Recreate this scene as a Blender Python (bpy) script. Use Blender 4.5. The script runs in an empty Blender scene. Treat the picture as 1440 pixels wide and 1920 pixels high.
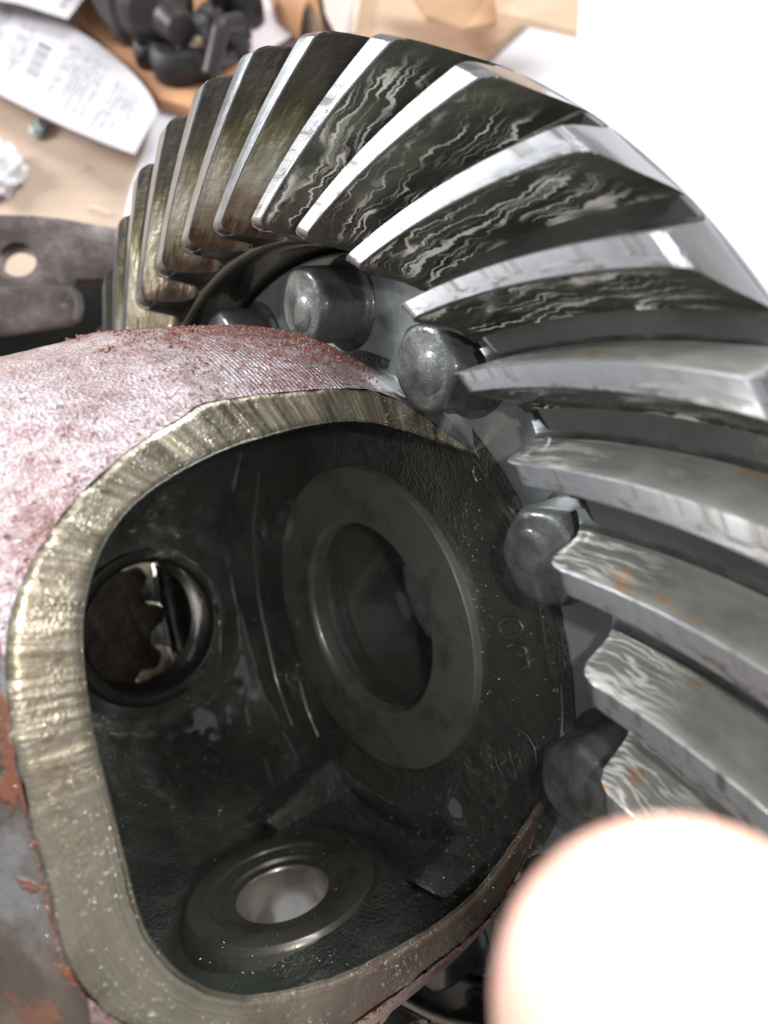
import bpy, bmesh, math, random
import numpy as np
from mathutils import Vector, Matrix

random.seed(7)
RNG = np.random.default_rng(7)
scene = bpy.context.scene
COL = scene.collection
rad = math.radians

# ------------------------------------------------------------------ camera
S = 0.085                       # metres per toe radius of the ring gear
FPX = 1442.0                    # focal length in photo pixels (1440 x 1920)
PITCH = rad(60.0)
RIGHT = np.array([1.0, 0, 0])
FWD = np.array([0, math.cos(PITCH), -math.sin(PITCH)])
UP = np.array([0, math.sin(PITCH), math.cos(PITCH)])
B = np.stack([RIGHT, -UP, FWD], 1)          # camera (x right, y down, z forward) -> world


def rodr(v):
    v = np.array(v, float); t = np.linalg.norm(v); k = v / t
    K = np.array([[0, -k[2], k[1]], [k[2], 0, -k[0]], [-k[1], k[0], 0]])
    return np.eye(3) + math.sin(t) * K + (1 - math.cos(t)) * K @ K


RG = rodr((0.0422, 0.9319, -0.3679))        # gear frame -> camera frame
CG = np.array([1.7879, 0.0, -0.841])        # camera position in the gear frame
G2W = B @ RG                                # gear axes in the world
_a = np.linspace(0, 2 * np.pi, 400)
_low = min((G2W @ (np.stack([r * np.cos(_a), r * np.sin(_a), 0 * _a + z], 0) - CG[:, None]))[2].min() * S
           for r, z in ((1.355, 0.08), (1.345, 0.24), (1.25, 0.48)))
CAM = np.array([0.0, 0.0, -_low + 0.003])   # the gear's lowest edge rests on the sheet on the bench
GEAR_O = CAM + S * (G2W @ (-CG))


def ray(px, py):
    return B @ np.array([(px - 720) / FPX, (py - 960) / FPX, 1.0])


def at(px, py, depth):
    return CAM + ray(px, py) * depth


def on_z(px, py, z=0.0):
    d = ray(px, py)
    return CAM + d * ((z - CAM[2]) / d[2])


def on_plane(px, py, p0, n):
    d = ray(px, py)
    return CAM + d * (((p0 - CAM) @ n) / (d @ n))


cam_data = bpy.data.cameras.new("camera")
cam = bpy.data.objects.new("camera", cam_data); COL.objects.link(cam)
cam.location = CAM
cam.rotation_euler = Matrix(np.stack([RIGHT, UP, -FWD], 1).tolist()).to_euler()
cam_data.sensor_fit = 'VERTICAL'; cam_data.sensor_height = 36.0; cam_data.sensor_width = 27.0
cam_data.lens = FPX / 1920 * 36.0
cam_data.clip_start = 0.004; cam_data.clip_end = 50
cam_data.dof.use_dof = True
cam_data.dof.focus_distance = 0.132
cam_data.dof.aperture_fstop = cam_data.lens / 1.6
scene.camera = cam

# ------------------------------------------------------------------ light
world = bpy.data.worlds.new("World"); scene.world = world; world.use_nodes = True
wb = world.node_tree.nodes["Background"]
wb.inputs[0].default_value = (0.92, 0.95, 1.0, 1); wb.inputs[1].default_value = 0.60


def area_lamp(name, loc, target, size, size_y, power, color):
    l = bpy.data.lights.new(name, 'AREA'); l.shape = 'RECTANGLE'
    l.size = size; l.size_y = size_y; l.energy = power; l.color = color
    o = bpy.data.objects.new(name, l); COL.objects.link(o); o.location = loc
    o.rotation_euler = (Vector(target) - Vector(loc)).to_track_quat('-Z', 'Y').to_euler()
    return o


# a wide doorway of daylight at the left and a skylight overhead
area_lamp("doorway_lamp", (-1.30, 0.61, 0.65), (0.0, 0.12, 0.1), 0.50, 0.45, 30.0, (0.95, 0.97, 1.0))
area_lamp("skylight_lamp", (0.55, 0.95, 1.50), (0.10, 0.25, 0.0), 1.0, 0.8, 27.0, (0.97, 0.98, 1.0))
fl = bpy.data.lights.new("flash_lamp", 'POINT'); fl.energy = 0.30; fl.shadow_soft_size = 0.0018; fl.color = (1.0, 0.96, 0.88)
flo = bpy.data.objects.new("flash_lamp", fl); COL.objects.link(flo)
flo.location = CAM + RIGHT * 0.013 + UP * 0.006 - FWD * 0.001

scene.view_settings.view_transform = 'Standard'; scene.view_settings.look = 'None'
scene.view_settings.exposure = 0.0; scene.view_settings.gamma = 1.0
scene.view_settings.use_curve_mapping = False
scene.cycles.use_denoising = True
scene.cycles.max_bounces = 8
scene.cycles.sample_clamp_indirect = 6.0
scene.render.film_transparent = False

# ------------------------------------------------------------------ helpers


def hash3(i, j, k, seed):
    h = (i * 374761393 + j * 668265263 + k * 2147483647 + seed * 974711) & 0x7fffffff
    h = ((h ^ (h >> 13)) * 1274126177) & 0x7fffffff
    h = h ^ (h >> 16)
    return (h & 0xffff) / 65535.0


def vnoise(P, scale, seed=0):
    Q = np.asarray(P, float) * scale
    I = np.floor(Q).astype(np.int64); f = Q - I; f = f * f * (3 - 2 * f)
    out = 0
    for a in (0, 1):
        for b in (0, 1):
            for c in (0, 1):
                w = (f[..., 0] if a else 1 - f[..., 0]) * (f[..., 1] if b else 1 - f[..., 1]) * (f[..., 2] if c else 1 - f[..., 2])
                out = out + w * hash3(I[..., 0] + a, I[..., 1] + b, I[..., 2] + c, seed)
    return out * 2 - 1


def sstep(a, b, x):
    t = np.clip((x - a) / (b - a), 0, 1)
    return t * t * (3 - 2 * t)


def catmull(pts, n):
    P = np.array(pts, float); out = []
    E0 = 2 * P[0] - P[1]; E1 = 2 * P[-1] - P[-2]
    Q = np.vstack([E0, P, E1])
    L = np.r_[0, np.cumsum(np.linalg.norm(np.diff(P, axis=0), axis=1))]
    for u in np.linspace(0, L[-1], n):
        i = min(max(np.searchsorted(L, u, side='right') - 1, 0), len(P) - 2)
        t = (u - L[i]) / (L[i + 1] - L[i])
        p0, p1, p2, p3 = Q[i], Q[i + 1], Q[i + 2], Q[i + 3]
        # centripetal-ish tangents scaled by chord
        d1 = L[i + 1] - L[i]
        d0 = np.linalg.norm(p1 - p0); d2 = np.linalg.norm(p3 - p2)
        m1 = (p2 - p0) / (d0 + d1) * d1; m2 = (p3 - p1) / (d1 + d2) * d1
        out.append((2*t**3-3*t**2+1)*p1 + (t**3-2*t**2+t)*m1 + (-2*t**3+3*t**2)*p2 + (t**3-t**2)*m2)
    return np.array(out)


def mk(name, verts, faces, mats, parent=None, sharp=35, matidx=None, uvs=None, props=None):
    me = bpy.data.meshes.new(name)
    me.from_pydata([tuple(map(float, v)) for v in verts], [], [tuple(map(int, f)) for f in faces])
    for m in (mats if isinstance(mats, (list, tuple)) else [mats]):
        me.materials.append(m)
    if matidx is not None:
        me.polygons.foreach_set("material_index", np.array(matidx, np.int32))
    if uvs is not None:                      # per-vertex uv
        uv = me.uv_layers.new(name="UVMap"); uvs = np.asarray(uvs, float)
        li = np.zeros(len(me.loops), np.int32); me.loops.foreach_get("vertex_index", li)
        uv.data.foreach_set("uv", uvs[li].ravel())
    me.validate(); me.update()
    if sharp:
        me.shade_smooth(); me.set_sharp_from_angle(angle=rad(sharp))
    o = bpy.data.objects.new(name, me); COL.objects.link(o)
    if parent is not None:
        o.parent = parent
    for k, v in (props or {}).items():
        o[k] = v
    return o


def grid_faces(n, m, wrap_n=False, wrap_m=False, flip=False):
    F = []
    for i in range(n if wrap_n else n - 1):
        for j in range(m if wrap_m else m - 1):
            a = i * m + j; b = ((i + 1) % n) * m + j
            c = ((i + 1) % n) * m + (j + 1) % m; d = i * m + (j + 1) % m
            F.append((a, d, c, b) if flip else (a, b, c, d))
    return F


def lathe(profile, n=96, flip=False, jitter=0.0, seed=0):
    """profile (r, h) about local z; returns verts, faces"""
    pr_ = np.array(profile, float); m = len(pr_)
    a = np.linspace(0, 2 * np.pi, n, endpoint=False)
    V = np.zeros((n, m, 3))
    V[..., 0] = np.cos(a)[:, None] * pr_[None, :, 0]
    V[..., 1] = np.sin(a)[:, None] * pr_[None, :, 0]
    V[..., 2] = pr_[None, :, 1]
    V = V.reshape(-1, 3)
    if jitter:
        V = V + jitter * np.stack([vnoise(V, 30, seed + k) for k in range(3)], 1)
    return V, grid_faces(n, m, wrap_n=True, flip=flip)


def bevel_profile(pts, b=0.004):
    """cut every inner corner of a profile polyline into two points"""
    out = [pts[0]]
    for i in range(1, len(pts) - 1):
        p = np.array(pts[i]); q0 = np.array(pts[i - 1]); q1 = np.array(pts[i + 1])
        l0 = np.linalg.norm(q0 - p); l1 = np.linalg.norm(q1 - p)
        if l0 < 2.2 * b or l1 < 2.2 * b:
            out.append(tuple(p)); continue
        out.append(tuple(p + (q0 - p) / l0 * b)); out.append(tuple(p * .5 + (p + (q0 - p) / l0 * b) * .25 + (p + (q1 - p) / l1 * b) * .25))
        out.append(tuple(p + (q1 - p) / l1 * b))
    out.append(pts[-1])
    return out


def empty(name, loc, label=None, cat=None, rot=None, group=None):
    o = bpy.data.objects.new(name, None); COL.objects.link(o)
    o.empty_display_size = 0.01
    if rot is not None:
        o.matrix_world = Matrix.Translation(Vector(loc)) @ Matrix(rot.tolist()).to_4x4()
    else:
        o.location = loc
    if label:
        o["label"] = label; o["category"] = cat
    if group:
        o["group"] = group
    return o


def tag(o, label, cat, group=None):
    o["label"] = label; o["category"] = cat
    if group:
        o["group"] = group
    return o


# ------------------------------------------------------------------ materials
class NT:
    def __init__(self, name):
        self.m = bpy.data.materials.new(name); self.m.use_nodes = True
        self.t = self.m.node_tree; self.p = self.t.nodes["Principled BSDF"]
        self.oi = None

    def n(self, typ, **kw):
        nd = self.t.nodes.new(typ)
        for k, v in kw.items():
            if k.startswith('i_'):
                key = k[2:]
                key = int(key) if key.isdigit() else key.replace('_', ' ')
                s = nd.inputs[key]
                if hasattr(v, 'is_output') or isinstance(v, bpy.types.NodeSocket):
                    self.t.links.new(v, s)
                else:
                    s.default_value = v
            else:
                setattr(nd, k, v)
        return nd

    def link(self, a, b):
        self.t.links.new(a, b)

    def set(self, **kw):
        for k, v in kw.items():
            s = self.p.inputs[k.replace('_', ' ')]
            if isinstance(v, bpy.types.NodeSocket):
                self.t.links.new(v, s)
            else:
                s.default_value = v
        return self

    def obj(self):
        return self.n('ShaderNodeTexCoord').outputs['Object']

    def uv(self):
        return self.n('ShaderNodeTexCoord').outputs['UV']

    def rand(self):
        return self.n('ShaderNodeObjectInfo').outputs['Random']

    def math(self, op, a, b=0.0, c=None, clamp=False):
        nd = self.n('ShaderNodeMath', operation=op, use_clamp=clamp)
        for i, v in enumerate((a, b) if c is None else (a, b, c)):
            if isinstance(v, bpy.types.NodeSocket):
                self.link(v, nd.inputs[i])
            else:
                nd.inputs[i].default_value = v
        return nd.outputs[0]

    def mapv(self, vec, scale=(1, 1, 1), loc=(0, 0, 0), rot=(0, 0, 0)):
        nd = self.n('ShaderNodeMapping'); self.link(vec, nd.inputs[0])
        nd.inputs['Scale'].default_value = scale; nd.inputs['Location'].default_value = loc; nd.inputs['Rotation'].default_value = rot
        return nd.outputs[0]

    def noise(self, vec, scale, detail=4, rough=0.55, dist=0.0, w=None, col=False):
        nd = self.n('ShaderNodeTexNoise')
        if w is not None:
            nd.noise_dimensions = '4D'
            if isinstance(w, bpy.types.NodeSocket):
                self.link(w, nd.inputs['W'])
            else:
                nd.inputs['W'].default_value = w
        self.link(vec, nd.inputs['Vector'])
        nd.inputs['Scale'].default_value = scale; nd.inputs['Detail'].default_value = detail
        nd.inputs['Roughness'].default_value = rough; nd.inputs['Distortion'].default_value = dist
        return nd.outputs['Color' if col else 'Fac']

    def voro(self, vec, scale, feature='F1'):
        nd = self.n('ShaderNodeTexVoronoi', feature=feature); self.link(vec, nd.inputs['Vector'])
        nd.inputs['Scale'].default_value = scale
        return nd.outputs['Distance']

    def ramp(self, fac, stops, interp='LINEAR'):
        nd = self.n('ShaderNodeValToRGB'); self.link(fac, nd.inputs[0])
        cr = nd.color_ramp; cr.interpolation = interp
        while len(cr.elements) < len(stops):
            cr.elements.new(0.5)
        for e, (p, c) in zip(cr.elements, stops):
            e.position = p; e.color = (c, c, c, 1) if not hasattr(c, '__len__') else (*c, 1)
        return nd.outputs[0]

    def mix(self, fac, a, b, mode='MIX'):
        nd = self.n('ShaderNodeMix', data_type='RGBA', blend_type=mode)
        for s, v in ((nd.inputs[0], fac), (nd.inputs[6], a), (nd.inputs[7], b)):
            if isinstance(v, bpy.types.NodeSocket):
                self.link(v, s)
            elif hasattr(v, '__len__'):
                s.default_value = (*v, 1)
            else:
                s.default_value = v
        return nd.outputs[2]

    def rng(self, v, a, b, c=0.0, d=1.0, smooth=True):
        nd = self.n('ShaderNodeMapRange', interpolation_type='SMOOTHSTEP' if smooth else 'LINEAR')
        self.link(v, nd.inputs[0])
        for i, x in zip((1, 2, 3, 4), (a, b, c, d)):
            nd.inputs[i].default_value = x
        return nd.outputs[0]

    def bump(self, h, strength, dist=0.001, normal=None):
        nd = self.n('ShaderNodeBump'); self.link(h, nd.inputs['Height'])
        nd.inputs['Strength'].default_value = strength; nd.inputs['Distance'].default_value = dist
        if normal is not None:
            self.link(normal, nd.inputs['Normal'])
        return nd.outputs[0]

    def sep(self, v):
        nd = self.n('ShaderNodeSeparateXYZ'); self.link(v, nd.inputs[0]); return nd.outputs

    def comb(self, x, y, z=0.0):
        nd = self.n('ShaderNodeCombineXYZ')
        for i, v in enumerate((x, y, z)):
            if isinstance(v, bpy.types.NodeSocket):
                self.link(v, nd.inputs[i])
            else:
                nd.inputs[i].default_value = v
        return nd.outputs[0]


def m_flank():
    """tooth flank: dark oil varnish with wandering bright reflections painted as streaks"""
    t = NT("tooth_flank_steel"); uv = t.uv(); w = t.math('MULTIPLY', t.rand(), 37.0)
    s = t.sep(uv)
    jag = t.noise(t.mapv(uv, (15.0, 2.5, 1)), 1.0, 3, 0.6, w=w)
    warp = t.noise(t.mapv(uv, (5.0, 1.2, 1)), 1.0, 2, 0.5, w=t.math('ADD', w, 4.0))
    v2 = t.math('ADD', s[1], t.math('ADD', t.math('MULTIPLY', warp, 0.55), t.math('MULTIPLY', jag, 0.30)))
    v2 = t.math('ADD', v2, t.math('MULTIPLY', s[0], 0.45))

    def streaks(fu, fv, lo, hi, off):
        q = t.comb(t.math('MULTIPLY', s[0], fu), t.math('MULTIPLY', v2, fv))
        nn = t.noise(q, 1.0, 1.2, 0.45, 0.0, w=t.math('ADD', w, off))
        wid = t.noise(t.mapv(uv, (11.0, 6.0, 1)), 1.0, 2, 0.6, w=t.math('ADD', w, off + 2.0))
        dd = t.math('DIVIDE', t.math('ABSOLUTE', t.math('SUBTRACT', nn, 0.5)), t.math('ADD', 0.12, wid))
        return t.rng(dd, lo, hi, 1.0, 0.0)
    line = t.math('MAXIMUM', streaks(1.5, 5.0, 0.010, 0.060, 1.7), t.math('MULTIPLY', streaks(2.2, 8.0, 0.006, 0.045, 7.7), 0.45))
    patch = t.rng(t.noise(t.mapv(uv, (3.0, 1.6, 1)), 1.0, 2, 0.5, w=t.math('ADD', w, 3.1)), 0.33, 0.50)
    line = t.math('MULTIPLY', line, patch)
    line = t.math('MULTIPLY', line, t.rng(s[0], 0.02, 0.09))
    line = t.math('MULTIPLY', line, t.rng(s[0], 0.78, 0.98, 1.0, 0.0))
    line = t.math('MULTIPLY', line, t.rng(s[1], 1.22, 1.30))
    mott = t.noise(t.mapv(uv, (5.0, 2.4, 1)), 1.2, 4, 0.6, w=w)
    base = t.ramp(mott, [(0.30, (0.065, 0.065, 0.05)), (0.55, (0.13, 0.128, 0.104)), (0.78, (0.26, 0.245, 0.20))])
    rust = t.rng(t.noise(t.mapv(uv, (6.0, 3.0, 1)), 1.3, 4, 0.6, w=t.math('ADD', w, 17.0)), 0.68, 0.74)
    col = t.mix(line, base, (0.70, 0.69, 0.65))  # pale streaks: oil reflections painted into the base colour
    col = t.mix(t.math('MULTIPLY', rust, 0.7), col, (0.28, 0.15, 0.07))
    rough = t.math('ADD', t.rng(mott, 0.3, 0.8, 0.20, 0.36), t.math('MULTIPLY', line, 0.12))
    t.set(Base_Color=col, Metallic=t.math('SUBTRACT', 0.75, t.math('MULTIPLY', line, 0.65)), Roughness=rough, Coat_Weight=0.6, Coat_Roughness=0.08, Coat_IOR=1.45)
    hb = t.noise(t.mapv(uv, (7.0, 4.0, 1)), 1.0, 3, 0.5, w=w)
    t.set(Normal=t.bump(hb, 0.10, 0.0015))
    return t.m


def m_flank_light():
    """the other flank: smooth paler steel under a clear film, with a few tan and rusty stains"""
    t = NT("tooth_flank_pale"); uv = t.uv(); w = t.math('MULTIPLY', t.rand(), 29.0); s = t.sep(uv)
    cl = t.noise(t.mapv(uv, (4.0, 1.4, 1)), 1.0, 4, 0.55, w=w)
    col = t.ramp(cl, [(0.3, (0.165, 0.175, 0.155)), (0.55, (0.285, 0.295, 0.27)), (0.8, (0.42, 0.42, 0.39))])
    st = t.noise(t.mapv(uv, (7.0, 2.6, 1)), 1.0, 3, 0.6, w=t.math('ADD', w, 5.0))
    col = t.mix(t.rng(st, 0.60, 0.66, 0, 0.8), col, (0.36, 0.20, 0.10))
    wisp = t.noise(t.comb(t.math('MULTIPLY', s[0], 4.0), t.math('MULTIPLY', t.math('ADD', s[1], t.math('MULTIPLY', cl, 0.5)), 9.0)), 1.0, 2, 0.5, w=w)
    wl = t.math('MULTIPLY', t.rng(t.math('ABSOLUTE', t.math('SUBTRACT', wisp, 0.5)), 0.01, 0.06, 1, 0), t.rng(s[0], 0.12, 0.40, 1.0, 0.0))
    col = t.mix(t.math('MULTIPLY', wl, 0.85), col, (0.85, 0.84, 0.80))
    t.set(Base_Color=col, Metallic=0.45, Roughness=t.rng(cl, 0.3, 0.7, 0.24, 0.38), Coat_Weight=0.6, Coat_Roughness=0.07)
    t.set(Normal=t.bump(t.noise(t.mapv(uv, (9.0, 5.0, 1)), 1.0, 3, 0.5, w=w), 0.10, 0.0015))
    return t.m


def m_flank_gold():
    """tooth flank under old golden gear oil, table reflection painted into the gradient"""
    t = NT("tooth_flank_oiled"); uv = t.uv(); w = t.math('MULTIPLY', t.rand(), 41.0); s = t.sep(uv)
    edge = t.noise(t.mapv(uv, (3.0, 26.0, 1)), 1.0, 3, 0.7, w=w)
    cloud = t.noise(t.mapv(uv, (3.0, 2.5, 1)), 1.0, 4, 0.6, w=w)
    u = t.math('ADD', s[0], t.math('MULTIPLY', t.math('SUBTRACT', edge, 0.5), 0.35))
    u = t.math('ADD', u, t.math('MULTIPLY', t.math('SUBTRACT', cloud, 0.5), 0.75))
    col = t.ramp(u, [(0.02, (0.085, 0.062, 0.036)), (0.14, (0.29, 0.25, 0.18)), (0.36, (0.40, 0.375, 0.315)),
                     (0.52, (0.19, 0.165, 0.092)), (0.66, (0.065, 0.055, 0.032)), (0.95, (0.038, 0.029, 0.025))])
    grain = t.noise(t.mapv(uv, (60.0, 2.0, 1)), 1.0, 2, 0.5, w=w)
    col = t.mix(t.rng(grain, 0.45, 0.75, 0.0, 0.35), col, (0.10, 0.08, 0.04))
    t.set(Base_Color=col, Metallic=0.7, Roughness=t.rng(cloud, 0.3, 0.7, 0.22, 0.38), Coat_Weight=0.8, Coat_Roughness=0.06)
    drop = t.voro(t.mapv(uv, (26, 12, 1)), 1.0)
    wet = t.noise(t.mapv(uv, (12, 8, 1)), 1.0, 3, 0.5, w=w)
    t.set(Normal=t.bump(grain, 0.08, 0.0004, t.bump(wet, 0.12, 0.0015)))
    return t.m


def m_land():
    t = NT("tooth_top_land"); uv = t.uv(); s = t.sep(uv); w = t.math('MULTIPLY', t.rand(), 23.0)
    wig = t.noise(t.mapv(uv, (8, 8, 1)), 1.0, 2, w=w)
    cut = t.math('SINE', t.math('MULTIPLY', t.math('ADD', s[0], t.math('MULTIPLY', wig, 0.02)), 760.0))
    dirt = t.noise(t.mapv(uv, (9, 5, 1)), 1.4, 5, 0.7, w=w)
    d = t.rng(dirt, 0.50, 0.64)
    col = t.mix(d, t.mix(t.rng(cut, -1, 1, 0, 0.35), (0.31, 0.315, 0.33), (0.23, 0.235, 0.245)), (0.125, 0.12, 0.107))
    t.set(Base_Color=col, Metallic=0.95, Roughness=t.rng(dirt, 0.3, 0.7, 0.30, 0.44), Coat_Weight=0.1, Coat_Roughness=0.1)
    t.set(Normal=t.bump(cut, 0.28, 0.00010, t.bump(dirt, 0.05, 0.0004)))
    return t.m


def m_land_oiled_shaded():
    t = NT("tooth_land_oiled_shaded"); uv = t.uv(); w = t.math('MULTIPLY', t.rand(), 19.0)
    a = t.noise(t.mapv(uv, (3, 40, 1)), 1.0, 3, 0.6, w=w); b = t.noise(t.mapv(uv, (14, 6, 1)), 1.0, 4, 0.6, w=w)
    t.set(Base_Color=t.ramp(t.math('ADD', t.math('MULTIPLY', a, 0.5), t.math('MULTIPLY', b, 0.5)), [(0.35, (0.07, 0.076, 0.078)), (0.55, (0.17, 0.18, 0.185)), (0.72, (0.30, 0.31, 0.32))]),
          Metallic=0.8, Roughness=0.30, Coat_Weight=0.6, Coat_Roughness=0.08)
    t.set(Normal=t.bump(a, 0.2, 0.0005))
    return t.m


def m_steel(name, col, col2, rough, metal=0.85, scale=60, bump=0.15, bscale=400, coat=0.4, dist=0.0006):
    t = NT(name); o = t.obj()
    n = t.noise(o, scale, 5, 0.6); b = t.noise(o, bscale, 3, 0.6)
    t.set(Base_Color=t.ramp(n, [(0.3, col), (0.7, col2)]), Metallic=metal,
          Roughness=t.rng(n, 0.3, 0.7, rough - 0.07, rough + 0.09), Coat_Weight=coat, Coat_Roughness=0.1)
    t.set(Normal=t.bump(b, bump, dist))
    return t.m


def m_rust():
    """turned cast-iron shell with a thin skin of red rust under oil"""
    t = NT("rusty_cast_iron"); o = t.obj(); s = t.sep(o)
    big = t.noise(o, 30, 5, 0.65); mid = t.noise(o, 300, 5, 0.72); fine = t.noise(o, 2600, 2, 0.7); grit = t.voro(o, 1500)
    f = t.math('ADD', t.math('MULTIPLY', big, 0.50), t.math('MULTIPLY', mid, 0.50))
    f = t.math('ADD', f, t.math('MULTIPLY', t.math('SUBTRACT', fine, 0.5), 0.45))
    col = t.ramp(f, [(0.26, (0.12, 0.05, 0.042)), (0.39, (0.29, 0.165, 0.155)), (0.47, (0.45, 0.345, 0.35)), (0.60, (0.66, 0.60, 0.63))])
    speck = t.rng(t.noise(o, 800, 3, 0.75), 0.57, 0.64); zone = t.rng(t.noise(o, 60, 3, 0.6), 0.42, 0.62)
    col = t.mix(t.math('MULTIPLY', speck, t.math('ADD', 0.12, t.math('MULTIPLY', zone, 0.75))), col, (0.14, 0.042, 0.03))
    turned = t.rng(s[2], -0.024, -0.012)
    lath = t.math('SINE', t.math('MULTIPLY', t.math('ADD', s[2], t.math('MULTIPLY', mid, 0.0005)), 2 * math.pi / 0.00075))
    h = t.math('ADD', t.math('MULTIPLY', fine, 0.8), t.math('MULTIPLY', t.math('MULTIPLY', lath, 0.16), turned))
    h = t.math('ADD', h, t.math('MULTIPLY', mid, 1.1))
    h = t.math('ADD', h, t.math('MULTIPLY', grit, 0.5))
    t.set(Base_Color=col, Metallic=0.65, Roughness=t.rng(mid, 0.3, 0.7, 0.28, 0.46), Coat_Weight=0.8, Coat_Roughness=0.2)
    t.set(Normal=t.bump(h, 1.0, 0.0005))
    return t.m


def m_end():
    """painted end face: grey paint, brown grime, blistered orange rust"""
    t = NT("flaking_painted_iron"); o = t.obj()
    n = t.noise(o, 55, 5, 0.6); r = t.noise(o, 75, 5, 0.62, 0.6); b = t.noise(o, 900, 4, 0.7)
    col = t.ramp(n, [(0.32, (0.045, 0.034, 0.026)), (0.50, (0.095, 0.078, 0.062)), (0.60, (0.19, 0.185, 0.19)), (0.8, (0.24, 0.235, 0.245))])
    rm_ = t.rng(r, 0.56, 0.60)
    rc = t.mix(b, (0.13, 0.038, 0.018), (0.30, 0.105, 0.055))
    t.set(Base_Color=t.mix(rm_, col, rc), Roughness=0.5, Metallic=0.1, Coat_Weight=0.3, Coat_Roughness=0.25)
    t.set(Normal=t.bump(t.math('ADD', t.math('MULTIPLY', rm_, 0.8), t.math('MULTIPLY', b, 0.5)), 0.7, 0.0008))
    return t.m


def m_rust_flake():
    t = NT("rust_flake"); o = t.obj()
    n = t.noise(o, 700, 3, 0.6)
    t.set(Base_Color=t.ramp(n, [(0.3, (0.11, 0.032, 0.02)), (0.55, (0.25, 0.085, 0.055)), (0.75, (0.36, 0.17, 0.13))]), Roughness=0.6, Metallic=0.1, Coat_Weight=0.25, Coat_Roughness=0.3)
    t.set(Normal=t.bump(n, 0.4, 0.0004))
    return t.m


def m_inner():
    """as-cast inside of the case, wet with black-green oil"""
    t = NT("oily_cast_interior"); o = t.obj()
    big = t.noise(o, 45, 4, 0.6); peb = t.noise(o, 1300, 3, 0.75); peb2 = t.voro(o, 1250)
    smoothv = t.rng(t.noise(o, 28, 3, 0.5), 0.42, 0.62)
    col = t.ramp(big, [(0.3, (0.040, 0.050, 0.041)), (0.6, (0.068, 0.078, 0.064)), (0.8, (0.11, 0.104, 0.086))])
    h = t.math('ADD', t.math('MULTIPLY', peb, 1.0), t.math('MULTIPLY', peb2, 0.5))
    h = t.math('MULTIPLY', h, t.math('ADD', 0.22, t.math('MULTIPLY', smoothv, 1.3)))
    t.set(Base_Color=col, Metallic=0.0, Roughness=0.24, Coat_Weight=1.0, Coat_Roughness=0.04, Coat_IOR=1.65)
    t.set(Specular_IOR_Level=0.8)
    t.set(Normal=t.bump(h, 1.0, 0.0009))
    return t.m


def m_flange():
    t = NT("oily_flange_iron"); o = t.obj()
    big = t.noise(o, 60, 4, 0.6); peb = t.noise(o, 520, 4, 0.6)
    col = t.ramp(big, [(0.3, (0.20, 0.215, 0.215)), (0.7, (0.34, 0.355, 0.355))])
    t.set(Base_Color=col, Metallic=0.3, Roughness=0.34, Coat_Weight=0.7, Coat_Roughness=0.1)
    t.set(Normal=t.bump(peb, 0.25, 0.0006))
    return t.m


def m_rim():
    """freshly milled cut edge: tool marks, torn grains, and flash glints painted as pale flecks"""
    t = NT("milled_rim_iron"); uv = t.uv(); o = t.obj(); s = t.sep(uv)
    tool = t.noise(t.mapv(uv, (230, 0.5, 1)), 1.0, 3, 0.65); tool_w = t.noise(t.mapv(uv, (70, 0.4, 1)), 1.0, 2, 0.5)
    along = t.noise(t.mapv(uv, (4, 46, 1)), 1.0, 3, 0.6)
    spark = t.voro(o, 2100); pit = t.noise(o, 900, 3, 0.7); cloud = t.noise(o, 90, 4, 0.6)
    upper = t.rng(s[0], 0.40, 0.56, 1.0, 0.0)
    inner = t.rng(s[1], 0.12, 0.34, 1.0, 0.0)
    tl = t.math('ADD', t.math('MULTIPLY', tool, 0.55), t.math('MULTIPLY', tool_w, 0.45))
    lo = t.math('ADD', t.math('MULTIPLY', along, t.math('ADD', 0.25, t.math('MULTIPLY', inner, 0.75))), t.math('MULTIPLY', t.math('SUBTRACT', 1.0, inner), 0.36))
    mixt = t.math('ADD', t.math('MULTIPLY', tl, upper), t.math('MULTIPLY', lo, t.math('SUBTRACT', 1.0, upper)))
    f = t.math('ADD', t.math('MULTIPLY', mixt, 0.75), t.math('MULTIPLY', cloud, 0.25))
    col = t.ramp(f, [(0.37, (0.06, 0.046, 0.026)), (0.46, (0.20, 0.175, 0.125)), (0.56, (0.37, 0.335, 0.265)), (0.65, (0.70, 0.61, 0.44))])
    col = t.mix(t.rng(cloud, 0.50, 0.68, 0.0, 0.35), col, (0.22, 0.165, 0.125))
    stain = t.math('MULTIPLY', t.rng(s[0], 0.66, 0.80), t.rng(t.noise(o, 120, 4, 0.65), 0.30, 0.56))
    col = t.mix(t.math('MULTIPLY', stain, 0.72), col, (0.165, 0.095, 0.075))
    fleck = t.math('MULTIPLY', t.rng(t.noise(o, 1500, 2, 0.7), 0.61, 0.68), t.rng(t.noise(o, 150, 2, 0.6), 0.45, 0.62))
    col = t.mix(fleck, col, (0.85, 0.80, 0.68))  # pale flecks stand in for flash glints
    h = t.math('ADD', t.math('MULTIPLY', pit, 0.30), t.math('MULTIPLY', mixt, 1.5))
    h = t.math('ADD', h, t.math('MULTIPLY', t.math('MULTIPLY', spark, t.rng(t.noise(o, 140, 3, 0.6), 0.42, 0.6)), 0.45))
    t.set(Base_Color=col, Metallic=0.75, Roughness=t.rng(pit, 0.3, 0.7, 0.24, 0.40), Coat_Weight=0.7, Coat_Roughness=0.05)
    t.set(Normal=t.bump(h, 0.55, 0.00035))
    return t.m


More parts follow.
